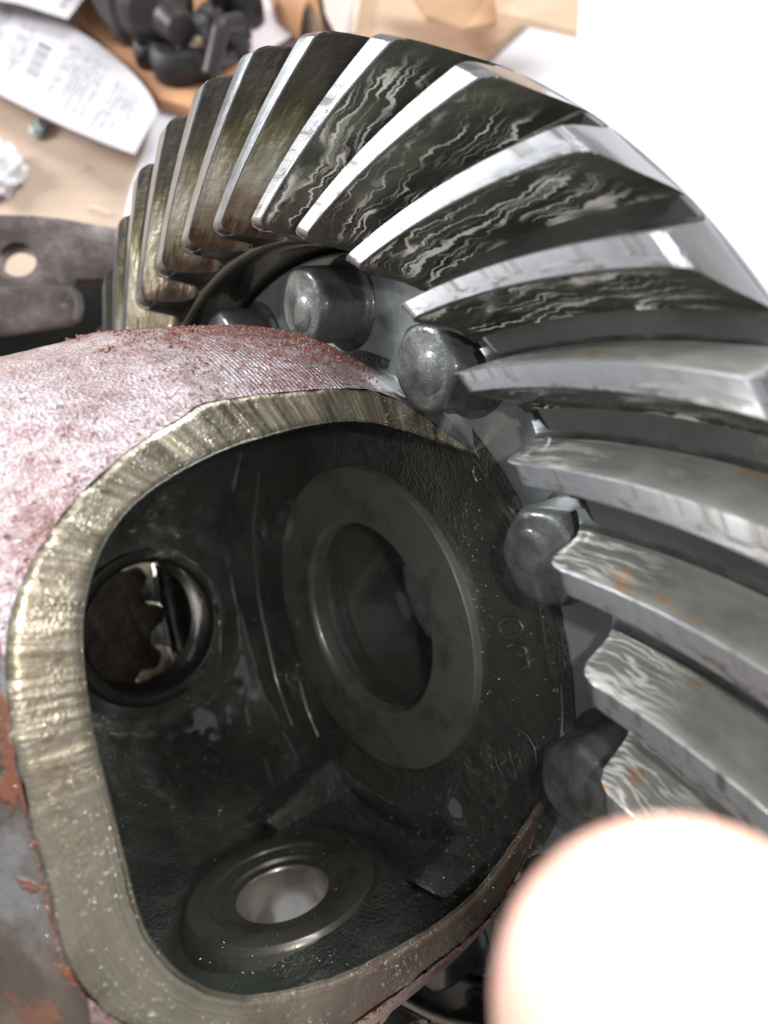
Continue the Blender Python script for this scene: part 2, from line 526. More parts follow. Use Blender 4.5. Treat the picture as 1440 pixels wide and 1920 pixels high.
def m_turned(name, col, col2, rough=0.34, period=0.0007, axis_scale=1.0):
    """lathe-turned face: fine concentric rings about the part's own z axis"""
    t = NT(name); o = t.obj(); s = t.sep(o)
    r = t.math('SQRT', t.math('ADD', t.math('MULTIPLY', s[0], s[0]), t.math('MULTIPLY', s[1], s[1])))
    ring = t.noise(t.comb(t.math('MULTIPLY', r, 1.0 / period), t.math('MULTIPLY', s[2], 1.0 / period), 0.0), 1.0, 3, 0.7)
    blot = t.noise(o, 90, 4, 0.6)
    c = t.mix(t.rng(ring, 0.30, 0.70, 0.3, 0.7), col, col2)
    c = t.mix(t.rng(blot, 0.45, 0.70, 0, 0.75), c, tuple(0.5 * x for x in col))
    t.set(Base_Color=c, Metallic=0.6, Roughness=t.rng(blot, 0.3, 0.7, rough - 0.06, rough + 0.08), Coat_Weight=0.6, Coat_Roughness=0.1)
    t.set(Normal=t.bump(t.math('ADD', t.math('MULTIPLY', ring, 0.5), t.math('MULTIPLY', blot, 2.0)), 0.12, 0.0002))
    return t.m


def m_plain(name, col, rough=0.6, metal=0.0, var=0.25, scale=60, bump=0.0, bscale=300, coat=0.0):
    t = NT(name); o = t.obj(); n = t.noise(o, scale, 4, 0.6)
    a = tuple(x * (1 - var) for x in col); b = tuple(min(1, x * (1 + var)) for x in col)
    t.set(Base_Color=t.ramp(n, [(0.3, a), (0.7, b)]), Roughness=rough, Metallic=metal, Coat_Weight=coat)
    if bump:
        t.set(Normal=t.bump(t.noise(o, bscale, 3, 0.6), bump, 0.001))
    return t.m


def m_bench():
    t = NT("stained_plywood"); o = t.obj()
    g = t.noise(t.mapv(o, (8, 60, 8)), 1.0, 4, 0.6); big = t.noise(o, 9, 4, 0.6)
    st = t.rng(t.noise(o, 34, 4, 0.62), 0.63, 0.74); sp = t.rng(t.voro(o, 26), 0.05, 0.14, 1, 0)
    col = t.ramp(t.math('ADD', t.math('MULTIPLY', g, 0.4), t.math('MULTIPLY', big, 0.6)), [(0.3, (0.40, 0.285, 0.205)), (0.7, (0.56, 0.43, 0.33))])
    col = t.mix(t.math('MULTIPLY', st, 0.75), col, (0.16, 0.10, 0.07))
    col = t.mix(t.math('MULTIPLY', sp, 0.6), col, (0.10, 0.07, 0.05))
    t.set(Base_Color=col, Roughness=0.6)
    t.set(Normal=t.bump(g, 0.1, 0.001))
    return t.m


def m_paper(name, rows, barcode=None, col=(0.56, 0.53, 0.545), seed=0.0):
    """white sheet; rows: list of (u0,u1,v0,v1,lines) text blocks printed in grey"""
    t = NT(name); uv = t.uv(); s = t.sep(uv)

    def box(u0, u1, v0, v1):
        a = t.math('MULTIPLY', t.math('GREATER_THAN', s[0], u0), t.math('LESS_THAN', s[0], u1))
        b = t.math('MULTIPLY', t.math('GREATER_THAN', s[1], v0), t.math('LESS_THAN', s[1], v1))
        return t.math('MULTIPLY', a, b)
    ink = None
    for k, (u0, u1, v0, v1, lines) in enumerate(rows):
        y = t.math('MULTIPLY', t.math('SUBTRACT', s[0], u0), lines / (u1 - u0))
        fr = t.math('FRACT', y); rowi = t.math('FLOOR', y)
        on = t.math('LESS_THAN', t.math('ABSOLUTE', t.math('SUBTRACT', fr, 0.5)), 0.24)
        word = t.n('ShaderNodeTexWhiteNoise', noise_dimensions='2D')
        t.link(t.comb(t.math('FLOOR', t.math('MULTIPLY', s[1], 90.0)), t.math('ADD', rowi, seed + 13.0 * k)), word.inputs['Vector'])
        on = t.math('MULTIPLY', on, t.math('GREATER_THAN', word.outputs[0], 0.38))
        length = t.n('ShaderNodeTexWhiteNoise', noise_dimensions='1D')
        t.link(t.math('ADD', rowi, seed + 5.0 * k), length.inputs['W'])
        vend = t.math('ADD', v0, t.math('MULTIPLY', t.math('ADD', 0.35, t.math('MULTIPLY', length.outputs[0], 0.65)), v1 - v0))
        on = t.math('MULTIPLY', on, t.math('LESS_THAN', s[1], vend))
        on = t.math('MULTIPLY', t.math('MULTIPLY', on, 0.8), box(u0, u1, v0, v1))
        ink = on if ink is None else t.math('MAXIMUM', ink, on)
    if barcode:
        u0, u1, v0, v1 = barcode
        bar = t.n('ShaderNodeTexWhiteNoise', noise_dimensions='1D')
        t.link(t.math('FLOOR', t.math('MULTIPLY', s[1], 110.0)), bar.inputs['W'])
        b = t.math('MULTIPLY', t.math('GREATER_THAN', bar.outputs[0], 0.42), box(u0, u1, v0, v1))
        ink = b if ink is None else t.math('MAXIMUM', ink, b)
    c = t.mix(t.math('MULTIPLY', ink, 0.9), col, (0.05, 0.05, 0.07)) if ink is not None else None
    t.set(Base_Color=c if c is not None else (*col, 1), Roughness=0.65)
    t.set(Normal=t.bump(t.noise(uv, 3, 2), 0.1, 0.01))
    return t.m


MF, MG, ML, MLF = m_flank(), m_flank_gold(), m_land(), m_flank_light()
ML2 = m_land_oiled_shaded()
MTOE2 = m_steel("tooth_end_grey_steel", (0.12, 0.122, 0.115), (0.22, 0.22, 0.205), 0.30, 0.7, 70, 0.12, 300, 0.8)
MTOE = m_steel("tooth_end_oiled_steel", (0.035, 0.037, 0.032), (0.085, 0.086, 0.075), 0.26, 0.8, 70, 0.12, 300, 0.9)
MBLANK = m_steel("gear_blank_steel", (0.30, 0.295, 0.305), (0.45, 0.44, 0.45), 0.36, 0.9, 50, 0.12, 500, 0.5)
MEND = m_end(); MNECK = m_steel('turned_neck_iron', (0.16, 0.17, 0.17), (0.30, 0.31, 0.31), 0.34, 0.6, 60, 0.35, 900, 0.7)
MRUST, MFLAKE, MIN_, MFLANGE, MRIM = m_rust(), m_rust_flake(), m_inner(), m_flange(), m_rim()
MTHRUST = m_turned("turned_thrust_face", (0.26, 0.252, 0.228), (0.38, 0.368, 0.335), 0.34)
MBORE = m_turned("turned_bore_steel", (0.13, 0.127, 0.108), (0.26, 0.24, 0.205), 0.34)
MBOLT = m_steel("oiled_bolt_steel", (0.045, 0.050, 0.048), (0.145, 0.152, 0.148), 0.40, 0.35, 140, 0.45, 520, 0.45)

# ------------------------------------------------------------------ bench
bench = mk("workbench_top", [(-3, -2, 0), (3, -2, 0), (3, 4, 0), (-3, 4, 0)], [(0, 1, 2, 3)], m_bench(), sharp=None, props={"kind": "structure"})

# ------------------------------------------------------------------ differential
root = empty("differential", GEAR_O, "greasy rusty differential with an open case and a large dark ring gear", "differential", rot=G2W)

NT_, PHI0, DPHI = 38, -1.1291, 2 * math.pi / 38
RHO, HH, DL = 1.3554, 0.0791, 0.2398


def make_tooth_mesh():
    # half profile of the tooth, x in pitches, y from root (0) to tip (1)
    pos = [(0.500, -0.03), (0.455, 0.005), (0.415, 0.05), (0.385, 0.13), (0.335, 0.30), (0.283, 0.50), (0.218, 0.70), (0.157, 0.88),
           (0.140, 0.950), (0.131, 0.982), (0.116, 0.998)]
    neg = [(0.500, -0.03), (0.430, -0.02), (0.350, 0.005), (0.305, 0.045), (0.280, 0.11), (0.258, 0.22), (0.236, 0.38), (0.208, 0.58), (0.172, 0.78), (0.148, 0.92),
           (0.138, 0.960), (0.130, 0.985), (0.116, 0.998)]
    prof = [(-x, y) for x, y in neg] + [(0.0, 1.0)] + [(x, y) for x, y in pos[::-1]]
    m = len(prof)
    # stations along the tooth, with rounded corners at both ends
    st = [0.0, 0.004, 0.011, 0.022, 0.036, 0.052, 0.07] + list(np.linspace(0.09, 0.95, 26)) + [0.965, 0.977, 0.987, 0.994, 0.998, 1.0]
    rc = 0.075                                   # rounding length (in s)
    V, UVs = [], []
    for s in st:
        # corner drop of the tip near the ends
        dt = 0.0
        if s < rc:
            q = 1 - s / rc; dt = 0.30 * (1 - math.sqrt(max(0, 1 - q * q)))
        e = 1 - s
        if e < 0.045:
            q = 1 - e / 0.045; dt = 0.20 * (1 - math.sqrt(max(0, 1 - q * q)))
        dep = 0.140 + 0.022 * s
        for x, y in prof:
            yy = min(y, 1 - dt * (0.35 + 0.65 * max(0, y))) if y > 0.5 else y
            ss = s - 0.05 * (1 - y) * (1 - s) + 0.012 * (1 - y) * s   # toe end slopes inward to the root
            r = 1 + (RHO - 1) * ss
            z = HH * ss + dep * (1 - yy)
            r += (-0.010 * (1 - yy)) * s
            hw = DPHI * (0.90 + 0.12 * s)
            if s < rc and y > 0.02:
                hw *= 1 - 0.26 * (1 - math.sqrt(max(0.0, 1 - (1 - s / rc) ** 2))) * min(1.0, y * 4)
            a = DL * ss + x * hw
            V.append((r * math.cos(a) * S, r * math.sin(a) * S, z * S))
            UVs.append((s, y if x <= 0 else 2.2 - y))
    F, MI = [], []
    n = len(st)
    for i in range(n - 1):
        for j in range(m - 1):
            a = i * m + j
            F.append((a, a + 1, a + m + 1, a + m))
            y0, y1 = prof[j][1], prof[j + 1][1]
            MI.append(1 if min(y0, y1) > 0.975 else ((4 if max(y0, y1) < 0.12 else 3) if prof[j][0] < 0 else 0))  # groove floor: its shade and stripe reflection come from the colour
    # end caps
    for base, fl_ in ((0, False), ((n - 1) * m, True)):
        lo_, hi_ = 0, m - 1                       # zip the two sides of the outline together
        while hi_ - lo_ > 1:
            if prof[lo_ + 1][1] < prof[hi_ - 1][1] and lo_ + 1 < hi_:
                f = (base + lo_, base + lo_ + 1, base + hi_); lo_ += 1
            else:
                f = (base + lo_, base + hi_ - 1, base + hi_); hi_ -= 1
            F.append(f[::-1] if not fl_ else f); MI.append(2)
    me = bpy.data.meshes.new("tooth")
    me.from_pydata(V, [], F)
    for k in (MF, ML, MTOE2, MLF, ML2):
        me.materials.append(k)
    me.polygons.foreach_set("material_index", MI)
    uv = me.uv_layers.new(name="UVMap"); li = np.zeros(len(me.loops), np.int32); me.loops.foreach_get("vertex_index", li)
    uv.data.foreach_set("uv", np.array(UVs)[li].ravel())
    bm = bmesh.new(); bm.from_mesh(me); bmesh.ops.recalc_face_normals(bm, faces=bm.faces); bm.to_mesh(me); bm.free()
    me.update(); me.shade_smooth(); me.set_sharp_from_angle(angle=rad(24))
    return me


blank_prof = bevel_profile([(0.968, 0.47), (0.968, 0.19), (0.972, 0.160), (0.985, 0.148), (1.0, 0.141), (1.350, 0.239), (1.346, 0.262), (1.285, 0.43), (1.25, 0.48), (0.968, 0.48)], 0.006)
v, f = lathe(blank_prof, 190)
_bp = np.array(blank_prof); _mi = []
for q in f:
    z_ = v[list(q), 2].mean(); r_ = np.hypot(v[list(q), 0], v[list(q), 1]).mean()
    _mi.append(1 if (r_ < 1.345 and z_ < 0.2395) or r_ < 0.99 else 0)  # near-black steel on groove floors and bore: shade put into the colour
ring = mk("ring_gear", v * S, f, [MBLANK, MTOE], root, sharp=30, matidx=_mi)
ring["label"] = "dark oily ring gear with curved teeth and bright worn tooth tops"
tooth_me = make_tooth_mesh()
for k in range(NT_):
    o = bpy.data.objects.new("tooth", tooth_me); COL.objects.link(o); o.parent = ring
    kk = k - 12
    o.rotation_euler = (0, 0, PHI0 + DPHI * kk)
    if -12 <= kk <= 0:                           # flanks in golden oil with painted reflections; oily lands darkened where glare misses
        for sl, mt in ((0, MG), (1, ML2), (2, MTOE)):
            o.material_slots[sl].link = 'OBJECT'; o.material_slots[sl].material = mt

# ---- case shell ------------------------------------------------------------
AZW, DW = rad(10.0), 0.60                        # the window is cut flat at this azimuth / distance
NW = np.array([math.cos(AZW), math.sin(AZW), 0])
R_OUT = catmull([(0.34, -0.83), (0.48, -0.735), (0.575, -0.680), (0.625, -0.660), (0.655, -0.638), (0.69, -0.588), (0.73, -0.51), (0.768, -0.40), (0.790, -0.318), (0.7995, -0.288), (0.802, -0.265), (0.803, -0.11), (0.795, 0.05), (0.775, 0.13), (0.712, 0.270), (0.704, 0.300)], 130)
R_IN = catmull([(0.22, -0.575), (0.45, -0.573), (0.585, -0.568), (0.62, -0.558), (0.65, -0.538), (0.688, -0.49), (0.715, -0.43), (0.735, -0.35), (0.752, -0.24), (0.762, -0.05), (0.752, 0.07), (0.705, 0.270), (0.70, 0.303)], 120)
PINS = (rad(107.0), rad(197.0))
ZP = -0.02


def pin_frame(az):
    """local z = outward along the pin, x along the gear axis"""
    zc = Vector((math.cos(az), math.sin(az), 0)); xc = Vector((0, 0, 1)); yc = zc.cross(xc)
    return Matrix((xc, yc, zc)).transposed().to_4x4()


def warp_z(z, daz):
    """the lower end corner of the casting is squarer than the upper one"""
    return z - 0.10 * sstep(rad(34), rad(68), -daz) * (1 - sstep(rad(110), rad(150), -daz)) * sstep(0.22, 0.52, -np.asarray(z, float)) - 0.013 * sstep(rad(8), rad(22), daz) * (1 - sstep(rad(38), rad(60), daz)) * sstep(0.30, 0.60, -np.asarray(z, float))


def drum(prof, inner):
    n = 420; a = np.linspace(0, 2 * np.pi, n, endpoint=False); m = len(prof)
    A = np.repeat(a[:, None], m, 1); R = np.repeat(prof[None, :, 0], n, 0).copy(); Z = np.repeat(prof[None, :, 1], n, 0).copy()
    if inner:
        dz = sstep(-0.52, -0.30, Z) * (1 - sstep(0.16, 0.285, Z) * 0.55)
        for az in PINS:
            d = (A - az + np.pi) % (2 * np.pi) - np.pi
            if az == PINS[0]:
                plat = 1 - sstep(rad(26.5), rad(30.5), np.abs(d))
                R -= 0.075 * plat * dz
            # local swelling round the pin hole
            dist = np.hypot(Z - ZP, R * np.sin(d)) + (np.cos(d) < 0) * 9
            R -= (0.055 if az == PINS[0] else 0.06) * (1 - sstep(0.23, 0.34, dist))
        P = np.stack([R * np.cos(A), R * np.sin(A), Z], -1)
        R += (0.006 * vnoise(P, 9, 3) * sstep(-.56, -.5, Z) + 0.0022 * vnoise(P, 32, 4)) * (1 - sstep(0.48, 0.57, P @ NW))
    else:
        P = np.stack([R * np.cos(A), R * np.sin(A), Z], -1)
        cast = 1 - sstep(-0.36, -0.22, Z)
        R += (0.007 * vnoise(P, 8, 5) + 0.003 * vnoise(P, 26, 6)) * cast * (1 - sstep(0.5, 0.58, P @ NW)) + 0.0012 * vnoise(P, 70, 7)
    Z = warp_z(Z, (A - AZW + np.pi) % (2 * np.pi) - np.pi)
    V = np.stack([R * np.cos(A), R * np.sin(A), Z], -1).reshape(-1, 3)
    F = grid_faces(n, m, wrap_n=True, flip=not inner)
    V_ = V.reshape(n, m, 3)
    keep = []
    C_ = V[np.array(F)].mean(1)
    for az, rr in ((PINS[0], 0.20), (PINS[1], 0.222)):
        ax = np.array([math.cos(az), math.sin(az), 0]); h = C_ @ ax
        perp = C_ - h[:, None] * ax - np.array([0, 0, ZP])
        keep.append(~((h > 0.3) & (np.linalg.norm(perp, axis=1) < rr)))
    keep = keep[0] & keep[1]
    return V, [F[i] for i in np.nonzero(keep)[0]]


bm = bmesh.new()
for prof, inner in ((R_OUT, False), (R_IN, True)):
    V, F = drum(prof, inner)
    b2 = bmesh.new(); me = bpy.data.meshes.new("t"); me.from_pydata((V * S).tolist(), [], F)
    _fc = V[np.array(F)].mean(1)
    me.polygons.foreach_set("material_index", np.where(_fc[:, 2] < -0.652 + 0.008 * vnoise(_fc, 12, 61), 2, np.where(_fc[:, 2] > 0.135 + 0.02 * vnoise(_fc, 14, 62) + 0.012 * vnoise(_fc, 60, 63), 3, 0)).astype(np.int32) if not inner else np.full(len(F), 1, np.int32))
    b2.from_mesh(me)
    bmesh.ops.bisect_plane(b2, geom=b2.verts[:] + b2.edges[:] + b2.faces[:], plane_co=Vector(NW * DW * S), plane_no=Vector(NW), clear_outer=True)
    b2.to_mesh(me); b2.free(); bm.from_mesh(me); bpy.data.meshes.remove(me)
bmesh.ops.delete(bm, geom=[v for v in bm.verts if not v.link_faces], context='VERTS')
me = bpy.data.meshes.new("case"); bm.to_mesh(me); bm.free()
me.materials.append(MRUST); me.materials.append(MIN_); me.materials.append(MEND); me.materials.append(MNECK)
me.shade_smooth(); me.set_sharp_from_angle(angle=rad(50))
case = bpy.data.objects.new("case", me); COL.objects.link(case); case.parent = root
case["label"] = "hollow iron case, rusty red outside, black and oily inside"

# dished inner wall on the gear side
dish = catmull([(0.735, 0.2962), (0.712, 0.2965), (0.692, 0.302), (0.660, 0.325), (0.61, 0.343), (0.55, 0.350), (0.49, 0.351), (0.40, 0.352)], 50)
n = 360; m = len(dish); a = np.linspace(0, 2 * np.pi, n, endpoint=False)
P = np.stack([np.cos(a)[:, None] * dish[None, :, 0], np.sin(a)[:, None] * dish[None, :, 0], np.repeat(dish[None, :, 1], n, 0)], -1)
d = np.abs((a - PINS[0] + np.pi) % (2 * np.pi) - np.pi)
plat = (1 - sstep(rad(26.5), rad(31), d))[:, None] * sstep(0.46, 0.54, dish[None, :, 0]) * (1 - sstep(0.56, 0.63, dish[None, :, 0]))
P[..., 2] -= 0.035 * plat
P[..., 2] += 0.004 * vnoise(P, 10, 11) + 0.0018 * vnoise(P, 38, 12)
mk("end_wall", P.reshape(-1, 3) * S, grid_faces(n, m, wrap_n=True), [MIN_], case, sharp=50)

# ---- milled window rim ------------------------------------------------------
def rim_curve(prof, off):
    pts = []
    for r, z in prof[::-1]:
        if r > DW + 0.0008:
            pts.append((z, -math.sqrt(r * r - DW * DW)))
    # the flat left end where the wall dips under the cut
    low = pts[-1]
    pts2 = [(z, -y) for z, y in pts[::-1]]
    P_ = np.array(pts + pts2)
    P_[:, 0] = warp_z(P_[:, 0], np.arctan2(P_[:, 1], DW))
    return P_


def resample(P, n):
    L = np.r_[0, np.cumsum(np.linalg.norm(np.diff(P, axis=0), axis=1))]
    u = np.linspace(0, L[-1], n)
    return np.stack([np.interp(u, L, P[:, k]) for k in range(P.shape[1])], 1)


n, m = 620, 11
co, ci = resample(rim_curve(R_OUT, 0), n), resample(rim_curve(R_IN, 0), n)
T1 = np.array([-math.sin(AZW), math.cos(AZW), 0])   # in-plane direction across the gear axis
V, UVs = [], []
groove = vnoise(np.stack([np.linspace(0, 90, n), 0 * np.zeros(n), 0 * np.zeros(n)], 1), 1.0, 21)
groove2 = vnoise(np.stack([np.linspace(0, 260, n), 0 * np.zeros(n), 0 * np.zeros(n)], 1), 1.0, 22)
amt = np.interp(np.linspace(0, 1, n), [0, 0.16, 0.22, 0.42, 0.52, 0.75, 1], [1, .6, 1, 1, 0.25, 0.2, 0.3])
jo = 0.0035 * vnoise(np.stack([np.linspace(0, 120, n), np.zeros(n), np.zeros(n)], 1), 1, 23)
ji = 0.0009 * vnoise(np.stack([np.linspace(0, 100, n), np.zeros(n), np.zeros(n)], 1), 1, 24)
for i in range(n):
    po, pi_ = co[i], ci[i]; dv = (po - pi_); L = np.linalg.norm(dv) + 1e-9; dv /= L
    po = po + dv * (0.001 + jo[i]); pi_ = pi_ - dv * (0.001 + ji[i])
    for j in range(m):
        q = j / (m - 1); p = pi_ + (po - pi_) * q
        edge = 0.006 * (max(0, 1 - q / 0.10) ** 2 + max(0, (q - 0.92) / 0.08) ** 2)
        h = DW + 0.0015 + amt[i] * (0.0012 * groove[i] + 0.0012 * groove2[i]) * math.sin(math.pi * min(1, 0.15 + q)) ** 0.5 - edge
        w = NW * h + T1 * p[1] + np.array([0, 0, p[0]])
        V.append(w * S); UVs.append((i / n, q))
mk("window_rim", V, grid_faces(n, m), [MRIM], case, sharp=60, uvs=UVs)["label"] = "bright milled cut edge round the case window"

# ---- thrust face, bores, pin bosses ------------------------------------------
v, f = lathe(bevel_profile([(0.440, 0.40), (0.428, 0.37), (0.425, 0.335), (0.4215, 0.329), (0.278, 0.329), (0.266, 0.341), (0.2645, 0.375)], 0.005), 160)
mk("thrust_face", v * S, f, [MTHRUST], case, sharp=30)["label"] = "flat turned thrust ring round the axle bore"
v, f = lathe(bevel_profile([(0.2648, 0.372), (0.264, 0.40), (0.285, 0.405), (0.285, 0.455), (0.262, 0.46), (0.258, 0.64), (0.22, 0.66), (0.22, 1.05), (0.30, 1.05)], 0.004), 140)
mk("axle_bore", v * S, f, [MIN_], case, sharp=30)
v, f = lathe(bevel_profile([(0.262, 0.06), (0.247, 0.014), (0.236, 0.0), (0.186, 0.001), (0.180, 0.010), (0.147, 0.014), (0.142, 0.024), (0.118, 0.026)], 0.004), 120)
o = mk("pin_boss", v * S, f, [MBORE], case, sharp=30)
_pbm = Matrix.Translation(Vector((0.585 * math.cos(PINS[0]) * S, 0.585 * math.sin(PINS[0]) * S, (ZP - 0.034) * S))) @ pin_frame(PINS[0])
o.matrix_local = _pbm
o["label"] = "stepped round pin boss"
v, f = lathe(bevel_profile([(0.119, 0.025), (0.114, 0.032), (0.114, 0.24), (0.18, 0.24)], 0.003), 120)
o2 = mk("pin_bore", v * S, f, [m_turned("polished_bore_steel", (0.42, 0.405, 0.38), (0.58, 0.56, 0.53), 0.24, 0.0016)], case, sharp=30); o2.matrix_local = _pbm
v, f = lathe(bevel_profile([(0.268, 0.07), (0.256, 0.016), (0.244, 0.0), (0.216, 0.002), (0.205, 0.014), (0.200, 0.16), (0.24, 0.165)], 0.005), 120)
MHOLE = m_plain("dark_bore_iron", (0.022, 0.024, 0.021), 0.42, 0.0, 0.4, 90, 0.3, 500, 0.25)  # bore and lip darker than the rest of the interior
o = mk("pin_hole", v * S, f, [MHOLE], case, sharp=30)
o.matrix_local = Matrix.Translation(Vector((0.665 * math.cos(PINS[1]) * S, 0.665 * math.sin(PINS[1]) * S, ZP * S))) @ pin_frame(PINS[1])

# ---- flange, hubs -------------------------------------------------------------
fl_prof = bevel_profile([(0.692, 0.305), (0.70, 0.298), (0.952, 0.300), (0.960, 0.312), (0.960, 0.478), (1.06, 0.482), (1.06, 0.60), (0.40, 0.62), (0.36, 0.68), (0.35, 1.05), (0.29, 1.05)], 0.006)
v, f = lathe(fl_prof, 240)
v = v + np.stack([0 * v[:, 0], 0 * v[:, 0], 0.0012 * vnoise(v, 40, 31)], 1)
mk("flange", v * S, f, [MFLANGE], root, sharp=35)
v, f = lathe(bevel_profile([(0.345, -0.825), (0.338, -0.85), (0.31, -0.86), (0.30, -1.10), (0.22, -1.11), (0.21, -0.575)], 0.006), 100, flip=True)
mk("hub", v * S, f, [MBORE], root, sharp=30)


# ---- bolts -----------------------------------------------------------------------
def bolt_mesh():
    V, F = [], []
    n = 72; a = np.linspace(0, 2 * np.pi, n, endpoint=False)

    def ring_pts(fr, z, hexm):
        # blend from round to rounded hexagon
        hx = np.cos(np.pi / 6) / np.cos((a + np.pi / 6) % (np.pi / 3) - np.pi / 6)
        r = fr * ((1 - hexm) + hexm * (0.35 + 0.65 * hx))
        return np.stack([r * np.cos(a), r * np.sin(a), np.full(n, z)], 1)
    rings = [(0.128, 0.170, 0), (0.128, 0.152, 0), (0.124, 0.146, 0), (0.118, 0.144, 0), (0.113, 0.138, .6), (0.111, 0.130, 1), (0.111, 0.04, 1), (0.109, 0.022, .9), (0.102, 0.009, .6), (0.092, 0.002, .25), (0.080, 0.0, 0),
             (0.050, 0.001, 0), (0.046, -0.001, 0), (0.042, -0.0045, 0), (0.020, -0.005, 0), (0.008, -0.005, 0)]
    for r, z, h in rings:
        V.append(ring_pts(r, z, h))
    m = len(rings); V = np.concatenate(V)
    F = []
    for i in range(m - 1):
        for j in range(n):
            F.append((i * n + j, i * n + (j + 1) % n, (i + 1) * n + (j + 1) % n, (i + 1) * n + j)[::-1])
    F.append(tuple((m - 1) * n + j for j in range(n)))
    inn_ = np.hypot(V[:, 0], V[:, 1]) < 0.06
    V[inn_, 0] += 0.022
    V[:, 2] += 0.004 * vnoise(V, 14, 45) * (V[:, 2] < 0.12)
    return V, F


bv, bf = bolt_mesh(); bv[:, :2] *= 0.88; bv[:, 2] *= 0.85
bv[:, :2] += 0.0015 * np.stack([vnoise(bv, 12, 41), vnoise(bv, 12, 42)], 1)
b0 = mk("bolt", bv * S, bf, [MBOLT], root, sharp=40)
bm = bmesh.new(); bm.from_mesh(b0.data); bmesh.ops.recalc_face_normals(bm, faces=bm.faces); bm.to_mesh(b0.data); bm.free()
for k in range(12):
    az = rad(-60.0 + 30.0 * k)
    o = b0 if k == 0 else b0.copy()
    if k:
        COL.objects.link(o); o.parent = root
    o.location = (0.838 * math.cos(az) * S, 0.838 * math.sin(az) * S, 0.168 * S)
    o.rotation_euler = (0, 0, random.uniform(0, 6.28))

# ---- small cast marks on the end wall ----------------------------------------------
def tube(points, r, n=8, close=False):
    P = np.array(points, float); V, F = [], []
    for i, p in enumerate(P):
        q0 = P[(i - 1) % len(P)] if (close or i > 0) else P[i]; q1 = P[(i + 1) % len(P)] if (close or i < len(P) - 1) else P[i]
        t = (q1 - q0); t /= np.linalg.norm(t) + 1e-12
        up = np.array([0, 0, 1.0]) if abs(t[2]) < 0.9 else np.array([1.0, 0, 0])
        x = np.cross(t, up); x /= np.linalg.norm(x); y = np.cross(t, x)
        rr = r[i] if hasattr(r, '__len__') else r
        for k in range(n):
            a_ = 2 * math.pi * k / n
            V.append(p + rr * (math.cos(a_) * x + math.sin(a_) * y))
    L = len(P)
    for i in range(L if close else L - 1):
        for k in range(n):
            F.append((i * n + k, i * n + (k + 1) % n, ((i + 1) % L) * n + (k + 1) % n, ((i + 1) % L) * n + k))
    if not close:
        F.append(tuple(range(n))[::-1]); F.append(tuple((L - 1) * n + k for k in range(n)))
    return np.array(V), F


def gear_pt(px, py, z):
    """point of the gear frame (in toe radii) seen at a photo pixel, on the plane of that height"""
    dd = RG.T @ np.array([(px - 720) / FPX, (py - 960) / FPX, 1.0])
    return CG + dd * ((z - CG[2]) / dd[2])


def dish_z(r):
    o_ = np.argsort(dish[:, 0]); return float(np.interp(r, dish[o_, 0], dish[o_, 1]))


def wall_pt(px, py, lift=0.0):
    z = 0.33
    for _ in range(12):
        p = gear_pt(px, py, z); z = 0.5 * z + 0.5 * dish_z(math.hypot(p[0], p[1])) if math.hypot(p[0], p[1]) < 0.70 else 0.5 * z + 0.5 * 0.30
    p = gear_pt(px, py, z); p[2] -= lift
    return p


def stroke(name, pix, r, close=False):
    P = np.array([wall_pt(*q, lift=0.002) for q in pix])
    P = resample(np.vstack([P, P[:1]]) if close else P, 40)
    if close:
        P = P[:-1]
    v, f = tube(P * S, r * S, 8, close)
    return mk(name, v, f, [MIN_], case, sharp=60)


def oval(cx, cy, rx, ry, rot=0.0, n=28, a0=0, a1=2 * math.pi):
    out = []
    for t in np.linspace(a0, a1, n, endpoint=(a1 - a0 < 6.2)):
        x, y = rx * math.cos(t), ry * math.sin(t)
        out.append((cx + x * math.cos(rot) - y * math.sin(rot), cy + x * math.sin(rot) + y * math.cos(rot)))
    return out


stroke("cast_numeral", [(944, 1166), (958, 1158), (975, 1163), (982, 1176), (974, 1192), (956, 1197), (940, 1186), (939, 1174)], 0.0055, True)["label"] = "raised cast character on the oily wall"
stroke("cast_numeral", [(955, 1214), (968, 1208), (985, 1214), (990, 1224), (976, 1231), (992, 1238), (994, 1250), (978, 1256), (962, 1250)], 0.0055)
stroke("cast_mark", oval(968, 1418, 38, 54, -0.25), 0.004, True)

# ---- gusset ribs beside the pin boss and reflection strips on the back wall ---------------------
def cyl_pt(px, py, r):
    v_ = RG.T @ np.array([(px - 720) / FPX, (py - 960) / FPX, 1.0])
    a_ = v_[:2] @ v_[:2]; b_ = 2 * CG[:2] @ v_[:2]; c_ = CG[:2] @ CG[:2] - r * r
    return CG + v_ * ((-b_ + math.sqrt(max(0.0, b_ * b_ - 4 * a_ * c_))) / (2 * a_))


MRIB = m_steel('wet_rib_iron', (0.10, 0.105, 0.095), (0.24, 0.24, 0.23), 0.26, 0.5, 120, 0.8, 1100, 0.9, 0.0008)


